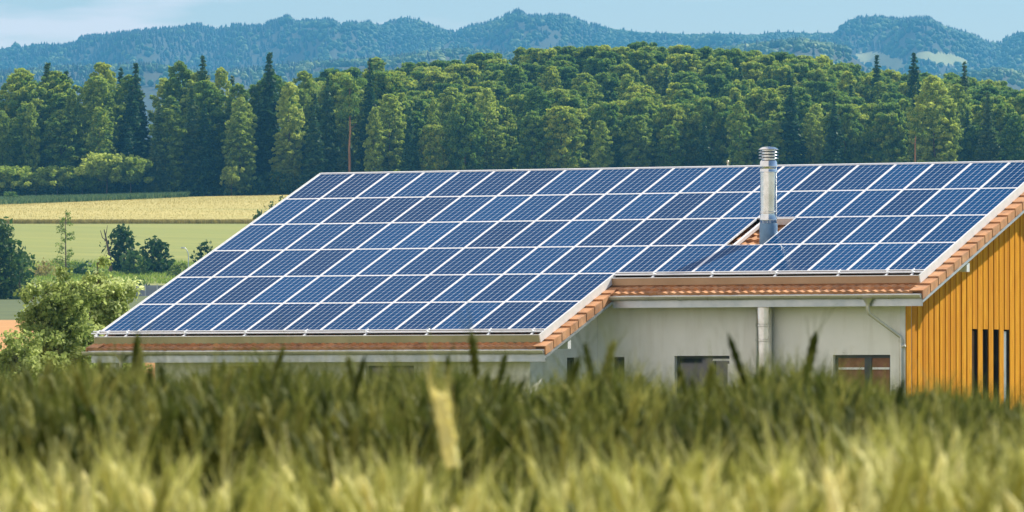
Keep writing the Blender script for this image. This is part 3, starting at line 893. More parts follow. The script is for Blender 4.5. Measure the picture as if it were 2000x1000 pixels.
# front ranks
for row, (D, y0, y1) in enumerate([(1562, 190, 260), (1576, 150, 200), (1592, 128, 152)]):
    px = -95
    while px < 2100:
        r_ = rnd.random()
        kind = (f'c{rnd.randrange(3)}' if r_ < (.30 if px < 800 or px > 1750 else .12) else f'p{rnd.randrange(3)}' if r_ > .86 else f'b{rnd.randrange(5)}')
        if px > 650 and kind[0] == 'b' and rnd.random() < .75: kind = f'd{rnd.randrange(4)}'
        D_ = D + rnd.uniform(-5, 5)
        if row == 0: py = rnd.uniform(185, 270)
        elif row == 1: py = max(fill_skyline(px) + 8, rnd.uniform(140, 195) + (35 if px > 750 else 0))
        else: py = max(fill_skyline(px) + rnd.uniform(-2, 16), rnd.uniform(165, 200) if px > 750 else 0)
        sc = top_at(kind, px, D_, py)
        put(kind, px, D_, sc, rnd.uniform(.85, 1.15), auto_label(kind, px, 'front' if row == 0 else 'middle'))
        px += rnd.uniform(56, 88)
# the hill behind, row after row
HR_ = [1604, 1618, 1634, 1652, 1672, 1694, 1718, 1744, 1772, 1802, 1836]
for row, D in enumerate(HR_):
    px = (600 if row < 8 else 640) + rnd.uniform(-20, 30)
    f = (row + 1) / len(HR_)
    while px < 2110:
        want = float(fill_skyline(px)) - 6
        py = (205 + .12 * (want - 80)) * (1 - f) + want * f + rnd.uniform(-7, 9)
        py = max(py, want + rnd.uniform(-2, 3))
        kind = (f'd{rnd.randrange(4)}' if rnd.random() < (.6 if row < 7 else .95) else f'b{rnd.randrange(5)}' if rnd.random() < .7 else f'c{rnd.randrange(3)}')
        D_ = D + rnd.uniform(-6, 6)
        sc = max(.55, min(1.15, top_at(kind, px, D_, py)))
        put(kind, px, D_, sc, rnd.uniform(.95, 1.2), auto_label(kind, px, 'hill'))
        px += rnd.uniform(84, 124) if row < 8 else rnd.uniform(62, 88)
seen_ = {}
ORD2 = ['leftmost', 'second', 'third', 'fourth', 'fifth', 'sixth', 'seventh', 'eighth', 'ninth', 'tenth', 'eleventh', 'twelfth', 'thirteenth', 'fourteenth', 'fifteenth', 'sixteenth', 'seventeenth', 'eighteenth', 'nineteenth', 'twentieth'] + ['rightmost'] * 40
for px, e, lb in sorted(AUTO, key=lambda t: t[0]):
    k = seen_[lb] = seen_.get(lb, -1) + 1
    e['label'] = f'{ORD2[k]} {lb}'.replace('in the front rank of the wood', 'of the front rank of trees').replace('in the second rank of the wood', 'of the second rank of trees')
# low pale trees along the edge at the left, above the fields
for px, py, D, kd, wd, lb in [(-20, 330, 1552, 's1', 1.0, None), (22, 318, 1551, 's2', .95, 'rounded bushy tree at the foot of the wood, far left'),
        (70, 330, 1553, 's1', .9, 'yellow green bushy tree second from the left at the field edge'), (112, 318, 1554, 's2', .9, 'bushy tree at the field edge behind the slim young tree'),
        (160, 330, 1553, 's0', .9, 'darker bushy tree at the field edge between two paler ones'), (208, 288, 1552, 's1', .95, 'widest pale bushy tree at the field edge'),
        (255, 300, 1553, 's2', .8, 'bushy pale tree beside the shaded spruces at the field edge'), (452, 318, 1555, 's1', .62, 'bushy pale tree under the bright tree left of the tallest fir'),
        (20, 372, 1528, 's0', .9, 'low round shrub standing before the wood above the maize strip')]:
    put(kd, px, D, top_at(kd, px, D, py), wd * (1.3 if py < 340 else 1.5), lb or 'bushy tree beyond the left edge of the photo', 'low trees along the edge of the wood')

# ------------------------------------------------------------------ valley: wall, lamp, bushes, sapling
def at(px, D, dz=0.): x, y = ground_xy(px, D); return (x, y, float(tz(px, D)) + dz)
wl = empty('roadside_wall', at(150, 990)); tag(wl, 'long grey blue wall of panels between posts along the lane in the valley', 'wall')
wl.rotation_euler = (0, 0, -YAW)
k = 990 / FPX
mb = MB(); mb.box(-190 * k, 460 * k, -.06, .06, -.3, 1.50); mb.build('wall_panel', M['concrete'], wl)
for j, px in enumerate(range(-38, 590, 22 if False else 23)):
    mb = MB(); xx = (px - 150) * k; mb.box(xx - .09, xx + .09, -.13, -.062, -.3, 1.62); mb.build('post', M['lamp'] if False else M['zinc'], wl)
lp = empty('street_lamp', at(368, 985)); tag(lp, 'slim grey street lamp standing alone before the mown field', 'street lamp')
lp.rotation_euler = (0, 0, -YAW)
mb = MB(); mb.tube([(0, 0, 0), (0, 0, 5.4), (-.06, 0, 6.0), (-.28, 0, 6.5), (-.5, 0, 6.72)], [.09, .065, .06, .055, .05], 8); mb.build('lamp_post', M['zinc'], lp, smooth=True)
mb = MB(); mb.box(-1.05, -.45, -.12, .12, 6.68, 6.82); mb.box(-.98, -.5, -.09, .09, 6.64, 6.679); mb.build('lamp_head', M['lamp'], lp, bevel=.02)

def bush(name, px, D, wpx, top, mat, label, base=None, n=40, leaf=.16, per=60, tint=.5, seed=1, group=None, cat='bush', squash=.8, stem=True, depth=.8, fill=0.0, lob=(.14, .24)):
    """shrub or tree given by column, distance, width in photo pixels and its top row"""
    q = random.Random(seed); k = D / FPX; w = wpx * k
    g = at(px, D); h = height(top, D) - g[2]
    e = empty(name, g, (0, 0, -YAW)); tag(e, label, cat, group)
    L = []
    for i in range(n):
        f = fill + (1 - fill) * (i + q.random()) / n
        prof = math.sin(PI * min(1, .18 + .82 * f)) ** .6 if f > .5 else .75 + .25 * f / .5
        prof = max(.15, prof)
        a = q.uniform(0, 2 * PI); s = w * q.uniform(*lob); rad = max(0, w / 2 * prof - s * .6) * q.random() ** .4
        L.append((rad * math.cos(a), depth * rad * math.sin(a), max(s * .4, f * h - s * .55), s, tint + q.uniform(-.2, .2)))
    link('crown', cloud('crown', L, per / k / k * 0.0016, leaf, mat, squash), e)
    if stem:
        t = trunk_mb(h * .75, max(.02, w * .02), q.uniform(-.05, .05), [(h * z, q.uniform(-.3, .3) * w, q.uniform(-.3, .3) * w, h * .2, w * .01) for z in (.2, .3, .4, .5)], seed)
        t.build('trunk', M['bark'], e)
    return e
bush('dark_tree', -8, 940, 150, 428, M['shrubleaf'], 'large dark leafy tree filling the left edge above the clay field', n=60, leaf=.26, per=44, seed=4, cat='tree', tint=.35)
bush('dark_tree', 40, 935, 60, 486, M['shrubleaf'], 'lower dark bough of leaves at the right foot of the large left tree', n=22, leaf=.24, per=40, seed=5, cat='tree', tint=.35)
bush('bushy_tree', 238, 1075, 84, 440, M['shrubleaf'], 'dark bushy tree with a bare leaning branch in the meadow', n=40, leaf=.30, per=40, seed=6, cat='tree', fill=.12, tint=.45, group='bushes before the mown field')
bush('bushy_tree', 302, 1070, 88, 466, M['shrubleaf'], 'wide dark bush right beside the tree with the bare branch', n=42, leaf=.28, per=40, seed=7, tint=.38, group='bushes before the mown field')
bush('bushy_tree', 262, 1062, 70, 488, M['shrubleaf'], 'low dense bush in the gap between the two dark meadow bushes', n=24, leaf=.28, per=40, seed=17, tint=.3, group='bushes before the mown field')
bush('round_bush', 402, 1066, 66, 470, M['shrubleaf'], 'compact dark bush just right of the street lamp', n=30, leaf=.26, per=44, seed=8, tint=.35, group='bushes before the mown field')
bush('low_bush', 350, 1050, 60, 512, M['shrubleaf'], 'low scrub left of the lamp on the grass bank', n=18, leaf=.24, per=34, seed=9, tint=.6, stem=False)
bush('low_bush', 160, 1058, 90, 511, M['shrubleaf'], 'low dark scrub between the thin young tree and the bushy tree', n=22, leaf=.24, per=30, seed=10, tint=.3, stem=False)
bush('wall_bush', 268, 1004, 48, 541, M['shrubleaf'], 'small dark bush peeping over the roadside wall', n=14, leaf=.2, per=44, seed=11, tint=.3, stem=False)
bush('wall_bush', 330, 1003, 30, 551, M['shrubleaf'], 'tiny bush over the roadside wall next to the panels', n=8, leaf=.2, per=40, seed=21, tint=.3, stem=False)
bush('dry_scrub', 85, 1052, 80, 506, M['dryleaf'], 'straw coloured tuft of tall grass on the bank at the left', n=22, leaf=.22, per=30, seed=12, tint=.5, stem=False, cat='grass tuft')
for i, (px, D, w, tp) in enumerate([(506, 1285, 26, 408), (530, 1300, 40, 392), (553, 1300, 34, 381)]):
    bush('field_bush', px, D, w, tp, M['shrubleaf'], ['smallest bush of the trio beside the roof edge in the ripe field', 'middle bush of the trio beside the roof edge in the ripe field', 'highest bush of the trio, touching the upper roof edge'][i], n=16, leaf=.22, per=46, seed=30 + i, tint=.45, group='bushes beside the left roof edge')
# leaning bare branch
bb = empty('bare_tree', at(216, 1068), (0, 0, -YAW)); tag(bb, 'leafless grey branch leaning left out of the dark bushy tree', 'bare tree')
mb = MB(); kk = 1068 / FPX
def P2(px, py): return ((px - 216) * kk, 0, height(py, 1068) - bb.location.z)
mb.tube([P2(216, 530), P2(214, 500), P2(208, 470), P2(203, 448)], [.3, .24, .15, .08], 6); mb.tube([P2(208, 470), P2(200, 464), P2(196, 450)], [.12, .08, .05], 5)
mb.tube([P2(206, 460), P2(210, 440)], [.08, .03], 5); mb.build('branch', M['bark'], bb)
# thin young tree: open twiggy crown
yt = empty('young_tree', at(128, 905), (0, 0, -YAW)); tag(yt, 'slim young tree with a sparse see-through crown in front of the green field', 'tree')
kk = 905 / FPX; gz = yt.location.z; hh_ = height(410, 905) - gz
q = random.Random(5); t = MB(); tips = []
t.tube([(0, 0, 0), (.03, 0, hh_ * .4), (-.02, 0, hh_ * .75), (.02, 0, hh_)], [.14, .10, .05, .02], 7)
for i in range(70):
    f = q.uniform(.22, .97); z = f * hh_; wd = kk * 31 * (1.0 - .55 * abs(f - .42) / .55) * q.uniform(.5, 1.0); a = q.uniform(0, 6.28)
    e_ = (wd * math.cos(a), wd * math.sin(a), z + wd * q.uniform(-.1, .5)); t.tube([(0, 0, z), e_], [.022, .008], 4)
    for j in range(26): g_ = q.uniform(.3, 1.05); tips.append((e_[0] * g_ + q.gauss(0, .09), e_[1] * g_ + q.gauss(0, .09), z + (e_[2] - z) * g_ + q.gauss(0, .1)))
t.build('trunk', M['bark'], yt)
V, F = quads(np.array(tips), .075); link('crown', np_mesh('crown', V, F, M['bright'], np.repeat(rng.uniform(.1, .6, len(tips)), 4)), yt)

# sunlit small trees close behind the left corner of the house
def near_tree(name, px, D, wpx, top, label, seed, stems=5, leaves=9000, leaf=.05, clump=150, base=0.0):
    q = random.Random(seed); k = D / FPX; w = wpx * k; g = at(px, D); h = height(top, D) - g[2]
    e = empty(name, g, (0, 0, -YAW)); tag(e, label, 'tree', 'small trees behind the left end of the house')
    t = MB(); ends = []
    for s_ in range(stems):
        a = q.uniform(0, 6.28); sp_ = q.uniform(.05, .32) * w
        top_ = h * q.uniform(.75, .98); x1, y1 = sp_ * math.cos(a), sp_ * math.sin(a)
        pts = [(0, 0, 0), (x1 * .25, y1 * .25, top_ * .3), (x1 * .7, y1 * .7, top_ * .65), (x1, y1, top_)]
        t.tube(pts, [.055, .045, .028, .012], 6)
        for b in range(17):
            f = q.uniform(.28, 1.0); i = min(2, int(f * 3)); u = f * 3 - i
            p = np.array(pts[i]) * (1 - u) + np.array(pts[i + 1]) * u
            a2 = q.uniform(0, 6.28); l = w * q.uniform(.16, .46) * (1.15 - .5 * f)
            e2 = p + [l * math.cos(a2), l * math.sin(a2), l * q.uniform(.05, .7)]
            t.tube([p, (p + e2) / 2 + [0, 0, .03], e2], [.02, .013, .006], 4)
            for c in range(3):
                g2 = q.uniform(.45, 1.08); ends.append(p + (e2 - p) * g2 + [q.gauss(0, .06), q.gauss(0, .06), q.gauss(0, .05)])
    t.build('trunk', M['bark'], e)
    Vs = []; Fs = []; Ts = []; off = 0
    per = leaves // len(ends)
    for c in ends:
        r_ = q.uniform(.12, .32); kk_ = int(per * (r_ / .22) ** 2)
        d = rng.normal(size=(kk_, 3)); d /= np.linalg.norm(d, axis=1, keepdims=True)
        P = c + d * r_ * rng.uniform(.2, 1.15, (kk_, 1)) * [1, 1, .85]
        V, F = quads(P, leaf, d * .6 + [.1, 0, .4], .8, 1.3)
        Vs.append(V); Fs.append(F + off); off += len(V); Ts.append(np.repeat(np.clip(q.gauss(.5, .13) + rng.normal(0, .13, kk_), 0, 1), 4))
    link('crown', np_mesh('crown', np.concatenate(Vs), np.concatenate(Fs), M['nearleaf'], np.concatenate(Ts)), e)
near_tree('leafy_tree', 106, 190, 205, 528, 'leafy many stemmed tree standing left of the roof corner', 3, 8, 24000)
near_tree('leafy_tree', 200, 196, 132, 497, 'rounder leafy tree right behind the lower left roof corner', 8, 7, 22000)
near_tree('leafy_tree', 165, 194, 120, 600, 'low leafy growth between the two trees by the roof corner', 12, 5, 10000)
near_tree('leafy_shrub', 20, 180, 150, 660, 'pale leafy shrub at the lower left in front of the clay field', 14, 5, 9000)
near_tree('leafy_shrub', 80, 182, 110, 690, 'lower pale shrub between the left shrub and the many stemmed tree', 15, 4, 6000)
near_tree('leafy_shrub', 250, 178, 90, 700, 'shrub under the left end of the gutter beside the porch post', 16, 4, 5000)

# garden plants along the front of the house
def garden(px, D, w, top, label, seed, mat='nearleaf'):
    q = random.Random(seed); k = D / FPX; g = at(px, D); h = height(top, D) - g[2]; w *= k
    e = empty('garden_plant', g, (0, 0, -YAW)); tag(e, label, 'plant', 'plants along the house front')
    t = MB(); P = []
    for s_ in range(26):
        x, y = q.gauss(0, w * .22), q.gauss(0, w * .18); hh2 = h * q.uniform(.6, 1.0); lx = q.gauss(0, .12)
        t.tube([(x, y, 0), (x + lx * .4, y, hh2 * .5), (x + lx, y, hh2)], [.012, .009, .004], 4)
        for j in range(46):
            f = q.uniform(.25, 1.02); P.append((x + lx * f + q.gauss(0, .05), y + q.gauss(0, .05), hh2 * f))
    t.build('stem', M['bark'], e)
    V, F = quads(np.array(P), .035, np.tile([0, 0, .5], (len(P), 1)), .8, 1.9)
    link('foliage', np_mesh('foliage', V, F, M[mat], np.repeat(rng.uniform(.2, .9, len(P)), 4)), e)
for px, D, w, tp, lb in [(1396, 165, 60, 770, 'small plant below the large glazed door'), (1735, 162, 70, 778, 'bright leaved plant at the foot of the downpipe'),
        (1830, 156, 100, 775, 'grey green bush at the left foot of the timber gable'), (1925, 152, 110, 782, 'wide bush at the right foot of the timber gable'),
        (1640, 164, 70, 790, 'low plant left of the rust coloured door')]:
    garden(px, D, w, tp, lb, int(px))

# ------------------------------------------------------------------ field growth
def blades(P, H, wdt, lean=.15, segs=1):
    """upright tapering leaf strips at P"""
    n = len(P); a = rng.uniform(0, 2 * PI, n); d = np.stack([np.cos(a), np.sin(a), 0 * a], 1) * np.asarray(wdt).reshape(-1, 1) / 2
    b = rng.uniform(0, 2 * PI, n); ln = np.stack([np.cos(b), np.sin(b), 0 * b], 1) * (H * lean * rng.uniform(.2, 1.5, n))[:, None]
    up = np.zeros((n, 3)); up[:, 2] = H
    V = np.stack([P - d, P + d, P + up * .6 + ln * .35 + d * .8, P + up + ln, P + up * .6 + ln * .35 - d * .8], 1).reshape(-1, 3)
    F = np.arange(5 * n).reshape(n, 5)
    return V, F
def strip_points(n, px0, px1, D0, D1, edge=None):
    px = rng.uniform(px0, px1, n); u = rng.uniform(0, 1, n)
    D = D0 + (D1 - D0) * u
    if edge is not None: lo, hi = edge(px); D = lo + (hi - lo) * u
    x = CAM[0] + FW[0] * D + RT[0] * (px - 1000) / FPX * D; y = CAM[1] + FW[1] * D + RT[1] * (px - 1000) / FPX * D
    return np.stack([x, y, tz(px, D)], 1), px, D
# front face and skin of the ripe field
P, px, D = strip_points(26000, -60, 760, 1264, 1270)
V, F = blades(P, rng.uniform(.45, .85, len(P)), .07, .2)
P2_, px2, D2 = strip_points(30000, -60, 760, 1270, 1540)
V2, F2 = blades(P2_, rng.uniform(.12, .3, len(P2_)), .06, .6)
tt = np.concatenate([np.repeat(np.clip(rng.normal(.38, .2, len(P)) + .2 * np.sin(px * .37) * np.sin(px * .071), 0, 1), 5), np.repeat(rng.uniform(.55, .95, len(P2_)), 5)])
o = link('grain_crop', np_mesh('grain_crop', np.concatenate([V, V2]), np.concatenate([F, F2 + len(V)]), M['dryleaf'], tt)); tag(o, kind='stuff')
# dark undergrowth filling the foot of the wood
P, px, D = strip_points(30000, -110, 760, 1556, 1625)
P[:, 2] += rng.uniform(0, 1, len(P)) ** 1.5 * (4.2 + 1.5 * np.sin(px * .05))
V, F = quads(P, .34)
o = link('undergrowth', np_mesh('undergrowth', V, F, M['shrubleaf'], np.repeat(rng.uniform(0, .5, len(P)), 4))); tag(o, kind='stuff')
# maize strip between the ripe field and the wood
def ce(px):
    lo = np.interp(px, [-60, 0, 200, 300, 370], [1440, 1452, 1500, 1522, 1545]); return lo, np.full_like(lo, 1549.)
P, px, D = strip_points(16000, -60, 368, 0, 0, ce)
V, F = blades(P, rng.uniform(.7, 1.3, len(P)), .24, .45)
o = link('maize', np_mesh('maize', V, F, M['cornleaf'], np.repeat(rng.uniform(.1, .95, len(P)), 5))); tag(o, kind='stuff')
# rough grass on the bank
P, px, D = strip_points(14000, -60, 520, 1020, 1108)
V, F = blades(P, rng.uniform(.15, .6, len(P)) * (1 + (D > 1095) * .8), .12, .5)
o = link('bank_grass', np_mesh('bank_grass', V, F, M['bright'], np.repeat(np.clip(rng.normal(.2, .2, len(P)), 0, 1), 5))); tag(o, kind='stuff')

# ------------------------------------------------------------------ wheat in front of the camera
def wheat(name, n, D0, D1, dens_px, topz, mat, tint_mu, head=True, leaves=2, seed=5, hd=(.010, .085), stalk=.0022, lean=.06, margin=.35, hs=.08, tallp=0.0):
    g = np.random.default_rng(seed)
    D = np.sqrt(g.uniform(D0 ** 2, D1 ** 2, n)); half = (1000 / FPX) * D + margin
    lat = g.uniform(-1, 1, n) * half; px = 1000 + lat / D * FPX
    x = CAM[0] + FW[0] * D + RT[0] * lat; y = CAM[1] + FW[1] * D + RT[1] * lat
    top = topz(px, D, g)
    gz = np.interp(D, KD, KZ); B = np.stack([x, y, gz], 1)
    az = g.uniform(0, 2 * PI, n); ln = np.abs(g.normal(0, lean, n))
    dirx = np.stack([np.cos(az), np.sin(az), 0 * az], 1)
    H = np.maximum(top - gz, .3)
    tint = np.clip(g.normal(tint_mu, .2, n) + .2 * np.sin(lat * 9 + D * 1.7) * np.sin(lat * 23 - D * 3), 0, 1)
    Vs, Fq, F5, Ts = [], [], [], []; off = 0
    # stalks: three-sided tapering rods, bending over at the top
    ts = np.array([0, .5, .85, 1.0]); rings = []
    for t_ in ts:
        c = B + dirx * (ln * H * t_ ** 2.2)[:, None]; c[:, 2] = gz + H * t_ * (1 - .02 * t_)
        for k in range(3):
            r = np.zeros((n, 3)); r[:, 0] = math.cos(k * 2.094) * stalk * (1.3 - .5 * t_); r[:, 1] = math.sin(k * 2.094) * stalk * (1.3 - .5 * t_)
            rings.append(c + r)
    V = np.stack(rings, 1); nv = 12
    q_ = np.array([[3 * i + k, 3 * i + (k + 1) % 3, 3 * i + 3 + (k + 1) % 3, 3 * i + 3 + k] for i in range(3) for k in range(3)])
    Vs.append(V.reshape(-1, 3)); Fq.append((q_[None] + (np.arange(n) * nv)[:, None, None]).reshape(-1, 4)); Ts.append(np.repeat(tint * .55, nv)); off = n * nv
    if head:
        tip = B + dirx * (ln * H)[:, None]; tip[:, 2] = gz + H * .98
        hdv = dirx * (.35 + 2.2 * ln)[:, None] + np.array([0, 0, 1.]) + g.normal(0, .08, (n, 3)); hdv /= np.linalg.norm(hdv, axis=1, keepdims=True)
        u = np.cross(hdv, g.normal(size=(n, 3))); u /= np.linalg.norm(u, axis=1, keepdims=True); w = np.cross(hdv, u)
        Lh = hd[1] * g.uniform(.75, 1.2, n); Rh = hd[0] * g.uniform(.8, 1.2, n)
        prof = [.35, .8, .62, 1., .7, 1., .68, .85, .5, .12]; rg = []
        for i, pf in enumerate(prof):
            c = tip + hdv * (Lh * i / (len(prof) - 1))[:, None]
            for k in range(6):
                a = k * PI / 3 + (PI / 6 if i % 2 else 0); rg.append(c + (u * math.cos(a) + w * math.sin(a) * .75) * (Rh * pf)[:, None])
        V = np.stack(rg, 1); nv = 60
        q_ = np.array([[6 * i + k, 6 * i + (k + 1) % 6, 6 * i + 6 + (k + 1) % 6, 6 * i + 6 + k] for i in range(9) for k in range(6)])
        Vs.append(V.reshape(-1, 3)); Fq.append((q_[None] + (np.arange(n) * nv)[:, None, None]).reshape(-1, 4) + off); Ts.append(np.repeat(tint + .2, nv)); off += n * nv
        # awns
        for j in range(6):
            s0 = tip + hdv * (Lh * g.uniform(.2, .9, n))[:, None]; dv = hdv + (u * math.cos(j * 1.05) + w * math.sin(j * 1.05)) * .35; e_ = s0 + dv * (Lh * g.uniform(.5, .9, n))[:, None]
            o_ = u * .0009
            Vs.append(np.stack([s0 - o_, s0 + o_, e_ + o_ * .4, e_ - o_ * .4], 1).reshape(-1, 3)); Fq.append(np.arange(4 * n).reshape(n, 4) + off); Ts.append(np.repeat(tint + .1, 4)); off += 4 * n
    for j in range(leaves):
        t0 = g.uniform(.3, .93, n); a = g.uniform(0, 2 * PI, n); d = np.stack([np.cos(a), np.sin(a), 0 * a], 1)
        s0 = B + dirx * (ln * H * t0 ** 2.2)[:, None]; s0[:, 2] = gz + H * t0
        Lf = g.uniform(.10, .24, n)[:, None]; wd = np.cross(d, [0, 0, 1.]) * g.uniform(.003, .007, n)[:, None]
        m1 = s0 + (d * .28 + [0, 0, .9]) * Lf * .5; m2 = m1 + (d * .6 + [0, 0, .45]) * Lf * .5
        v = np.stack([s0 - wd * .5, s0 + wd * .5, m1 + wd, m1 - wd, m2 + wd * .3, m2 - wd * .3], 1).reshape(-1, 3)
        b = np.arange(n)[:, None] * 6 + off
        Fq.append(np.concatenate([b + [0, 1, 2, 3], b + [3, 2, 4, 5]])); Vs.append(v); Ts.append(np.repeat(tint * .6, 6)); off += 6 * n
    o = link(name, np_mesh(name, np.concatenate(Vs), np.concatenate(Fq), mat, np.concatenate(Ts))); tag(o, kind='stuff')
    return o
def top_mid(px, D, g):
    row = np.interp(px, [-200, 0, 250, 600, 1000, 1350, 1500, 1650, 1720, 1800, 2000, 2300], [752, 752, 745, 742, 762, 770, 752, 752, 772, 796, 800, 800])
    row = row + np.abs(g.normal(0, 46, len(px))) - 34 + 14 * np.sin(px * .019 + 1) + 10 * np.sin(px * .047 + .3 * D) + 34 * (D < 12.5)
    tall = (g.random(len(px)) < .07) & (D < 14.5); row = np.where(tall & (px < 1850), row - g.uniform(15, 55, len(px)) - 80 * g.random(len(px)) ** 3, row)
    return CAM[2] + D * (HOR - row) / FPX - .09
def top_near(px, D, g):
    row = 922 + 20 * np.sin(px * .013 + 1) + 26 * np.sin(px * .061) * np.sin(px * .023 + 2) - 55 * np.clip((px - 1250) / 500, 0, 1) + np.abs(g.normal(0, 60, len(px))) + (D - 9.5) * -12
    return CAM[2] + D * (HOR - row) / FPX - .07
wheat('green_wheat', 14000, 10.8, 20, None, top_mid, M['gwheat'], .38, lean=.035, leaves=2, seed=5, margin=1.3)
wheat('ripening_wheat', 1850, 8.2, 10.6, None, top_near, M['rwheat'], .5, lean=.045, leaves=1, seed=6, hd=(.0098, .095), margin=1.3)
wheat('field_wheat', 16000, 24, 148, None, lambda px, D, g: np.interp(D, KD, KZ) + g.uniform(.75, 1.0, len(px)), M['gwheat'], .45, head=False, leaves=3, seed=8, margin=2.0, stalk=.006)
# the single ear standing above the rest
D_ = 9.0; gx, gy_ = ground_xy(888, D_); gz_ = float(tz(888, D_))
we = empty('wheat_ear', (gx, gy_, gz_), (0, 0, -YAW)); tag(we, 'single tall pale wheat ear standing above the others left of centre', 'wheat ear')
k = D_ / FPX
def Q(px, py): return ((px - 888) * k, 0, height(py, D_) - gz_)
mb = MB(); mb.tube([(0, 0, 0), (0, 0, .5), Q(887, 960), Q(884, 912)], [.003, .0028, .0024, .0022], 6); mb.build('stalk', M['rwheat'], we)
mb = MB(); pts = []; rr = []
for i in range(15):
    f = i / 14; pts.append((np.array(Q(884, 912)) * (1 - f) + np.array(Q(858, 766)) * f)); rr.append(.0098 * (.45 + .55 * max(0, math.sin(PI * min(1, .15 + f * .85))) ** .5) * (1.04 if i % 2 else .94))
mb.tube(pts, rr, 8)
qe = random.Random(2)
base_n = len(mb.v)
mb.v = [(a + qe.uniform(-.0012, .0012), b + qe.uniform(-.0012, .0012), c + qe.uniform(-.001, .001)) for a, b, c in mb.v]
for i in range(44):          # spikelets and awns
    f = qe.uniform(.04, .96); c0 = np.array(Q(884, 912)) * (1 - f) + np.array(Q(858, 766)) * f; a = qe.uniform(0, 6.28)
    o1 = np.array([math.cos(a) * .009, math.sin(a) * .009, .002]); e1 = c0 + o1 * 1.25 + [-.002, 0, .011]
    mb.tube([c0 + o1 * .5, c0 + o1 * 1.0 + [0, 0, .004], e1], [.0022, .0028, .0008], 5)
    if i % 2 == 0: mb.tube([e1, e1 + [math.cos(a) * .008 - .004, math.sin(a) * .008, .035]], [.0005, .0002], 3)
me_ = mb.mesh('ear', M['rwheat'], smooth=True); at_ = me_.attributes.new('tint', 'FLOAT', 'POINT'); at_.data.foreach_set('value', np.full(len(me_.vertices), .97, np.float32)); link('ear', me_, we)

# ------------------------------------------------------------------ far hills: terrain, then woods
def ridge(name, D0, D1, cols, rows, seed, rough=1., clear=None):
    """a range of hills between D0 and D1 whose crest follows rows(cols) in direction"""
    q = np.random.default_rng(seed); ph = q.uniform(0, 6.28, 8)
    def hz(px, D):
        u = np.clip((D - D0) / (D1 - D0), 0, 1.6)
        crest = height(np.interp(px, cols, rows), D1) 
        s = np.where(u < 1, np.sin(u * PI / 2) ** 1.15, 1 - .5 * (u - 1))
        w = rough * 42 * np.sin(px * .016 + u * 3 + ph[0]) * np.sin(u * PI).clip(0) + rough * 20 * np.sin(px * .033 - u * 5 + ph[1]) * np.sin(u * PI).clip(0)
        return np.minimum(60 + (crest - 60) * s + w, np.where(u < 1, height(np.interp(px, cols, rows) + 14 * (1 - u), D), 1e9))
    Ds = np.linspace(D0, D1 + .25 * (D1 - D0), 150); a = np.concatenate([np.linspace(-500, 1640, 300), np.linspace(1645, 1910, 130), np.linspace(1916, 2500, 60)])
    DD, AA = np.meshgrid(Ds, a, indexing='ij')
    x = CAM[0] + FW[0] * DD + RT[0] * (AA - 1000) / FPX * DD; y = CAM[1] + FW[1] * DD + RT[1] * (AA - 1000) / FPX * DD
    V = np.stack([x, y, hz(AA, DD)], 2).reshape(-1, 3); n = len(a)
    i, j = np.meshgrid(np.arange(len(Ds) - 1), np.arange(n - 1), indexing='ij'); b = (i * n + j).ravel()
    o = link(name, np_mesh(name, V, np.stack([b, b + 1, b + n + 1, b + n], 1), M['floor'], smooth=True)); tag(o, kind='structure')
    o.data.materials.append(M['farmeadow'])
    if clear is not None:
        row = HOR - (V[b, 2] - CAM[2]) / DD.ravel()[b] * FPX
        o.data.polygons.foreach_set('material_index', clear(AA.ravel()[b], row, None).astype(np.int32))
    return hz
C1 = [-500, 0, 20, 31, 40, 70, 122, 150, 157, 192, 245, 315, 350, 385, 420, 455, 507, 546, 563, 574, 612, 651, 665, 675, 702, 720, 744, 755, 790, 811, 842, 874, 888, 920, 947, 975, 996, 1014, 1028, 1060, 1101, 1133, 1154, 1189, 1210, 1259, 1350, 1405, 1475, 1517, 1580, 1629, 1640, 1650, 1667, 1685, 1706, 1755, 1790, 1818, 1846, 1867, 1895, 1930, 1958, 1965, 1982, 2000, 2060, 2500]
R1 = [117, 106, 103, 93, 103, 96, 99, 93, 83, 79, 73, 65, 64, 57, 67, 59, 60, 46, 40, 51, 49, 47, 61, 52, 55, 51, 61, 54, 44, 46, 59, 70, 73, 60, 56, 46, 36, 29, 41, 40, 38, 50, 58, 65, 68, 74, 77, 75, 79, 73, 74, 75, 67, 54, 48, 44, 42, 47, 44, 46, 61, 68, 75, 91, 95, 85, 76, 72, 65, 83]
C2 = [-500, 0, 150, 300, 420, 600, 700, 850, 900, 1000, 1250, 1500, 1560, 1650, 1720, 1800, 1900, 1950, 2000, 2500]
R2 = [150, 150, 138, 135, 150, 130, 126, 110, 104, 112, 120, 92, 84, 100, 150, 160, 150, 142, 150, 160]
def clear1(px, row, u):
    a = (np.abs((px - 1722) / 52) ** 2 + ((row - 122 - (px - 1722) * .22) / 15) ** 2 < 1); b = (np.abs((px - 1838) / 52) ** 2 + ((row - 116 - (px - 1838) * .10) / 12) ** 2 < 1)
    return a | b
hz1 = ridge('far_hills', 9500, 13000, C1, R1, 2, 1., clear1)
hz2 = ridge('near_hills', 6500, 8800, C2, R2, 4, .5)

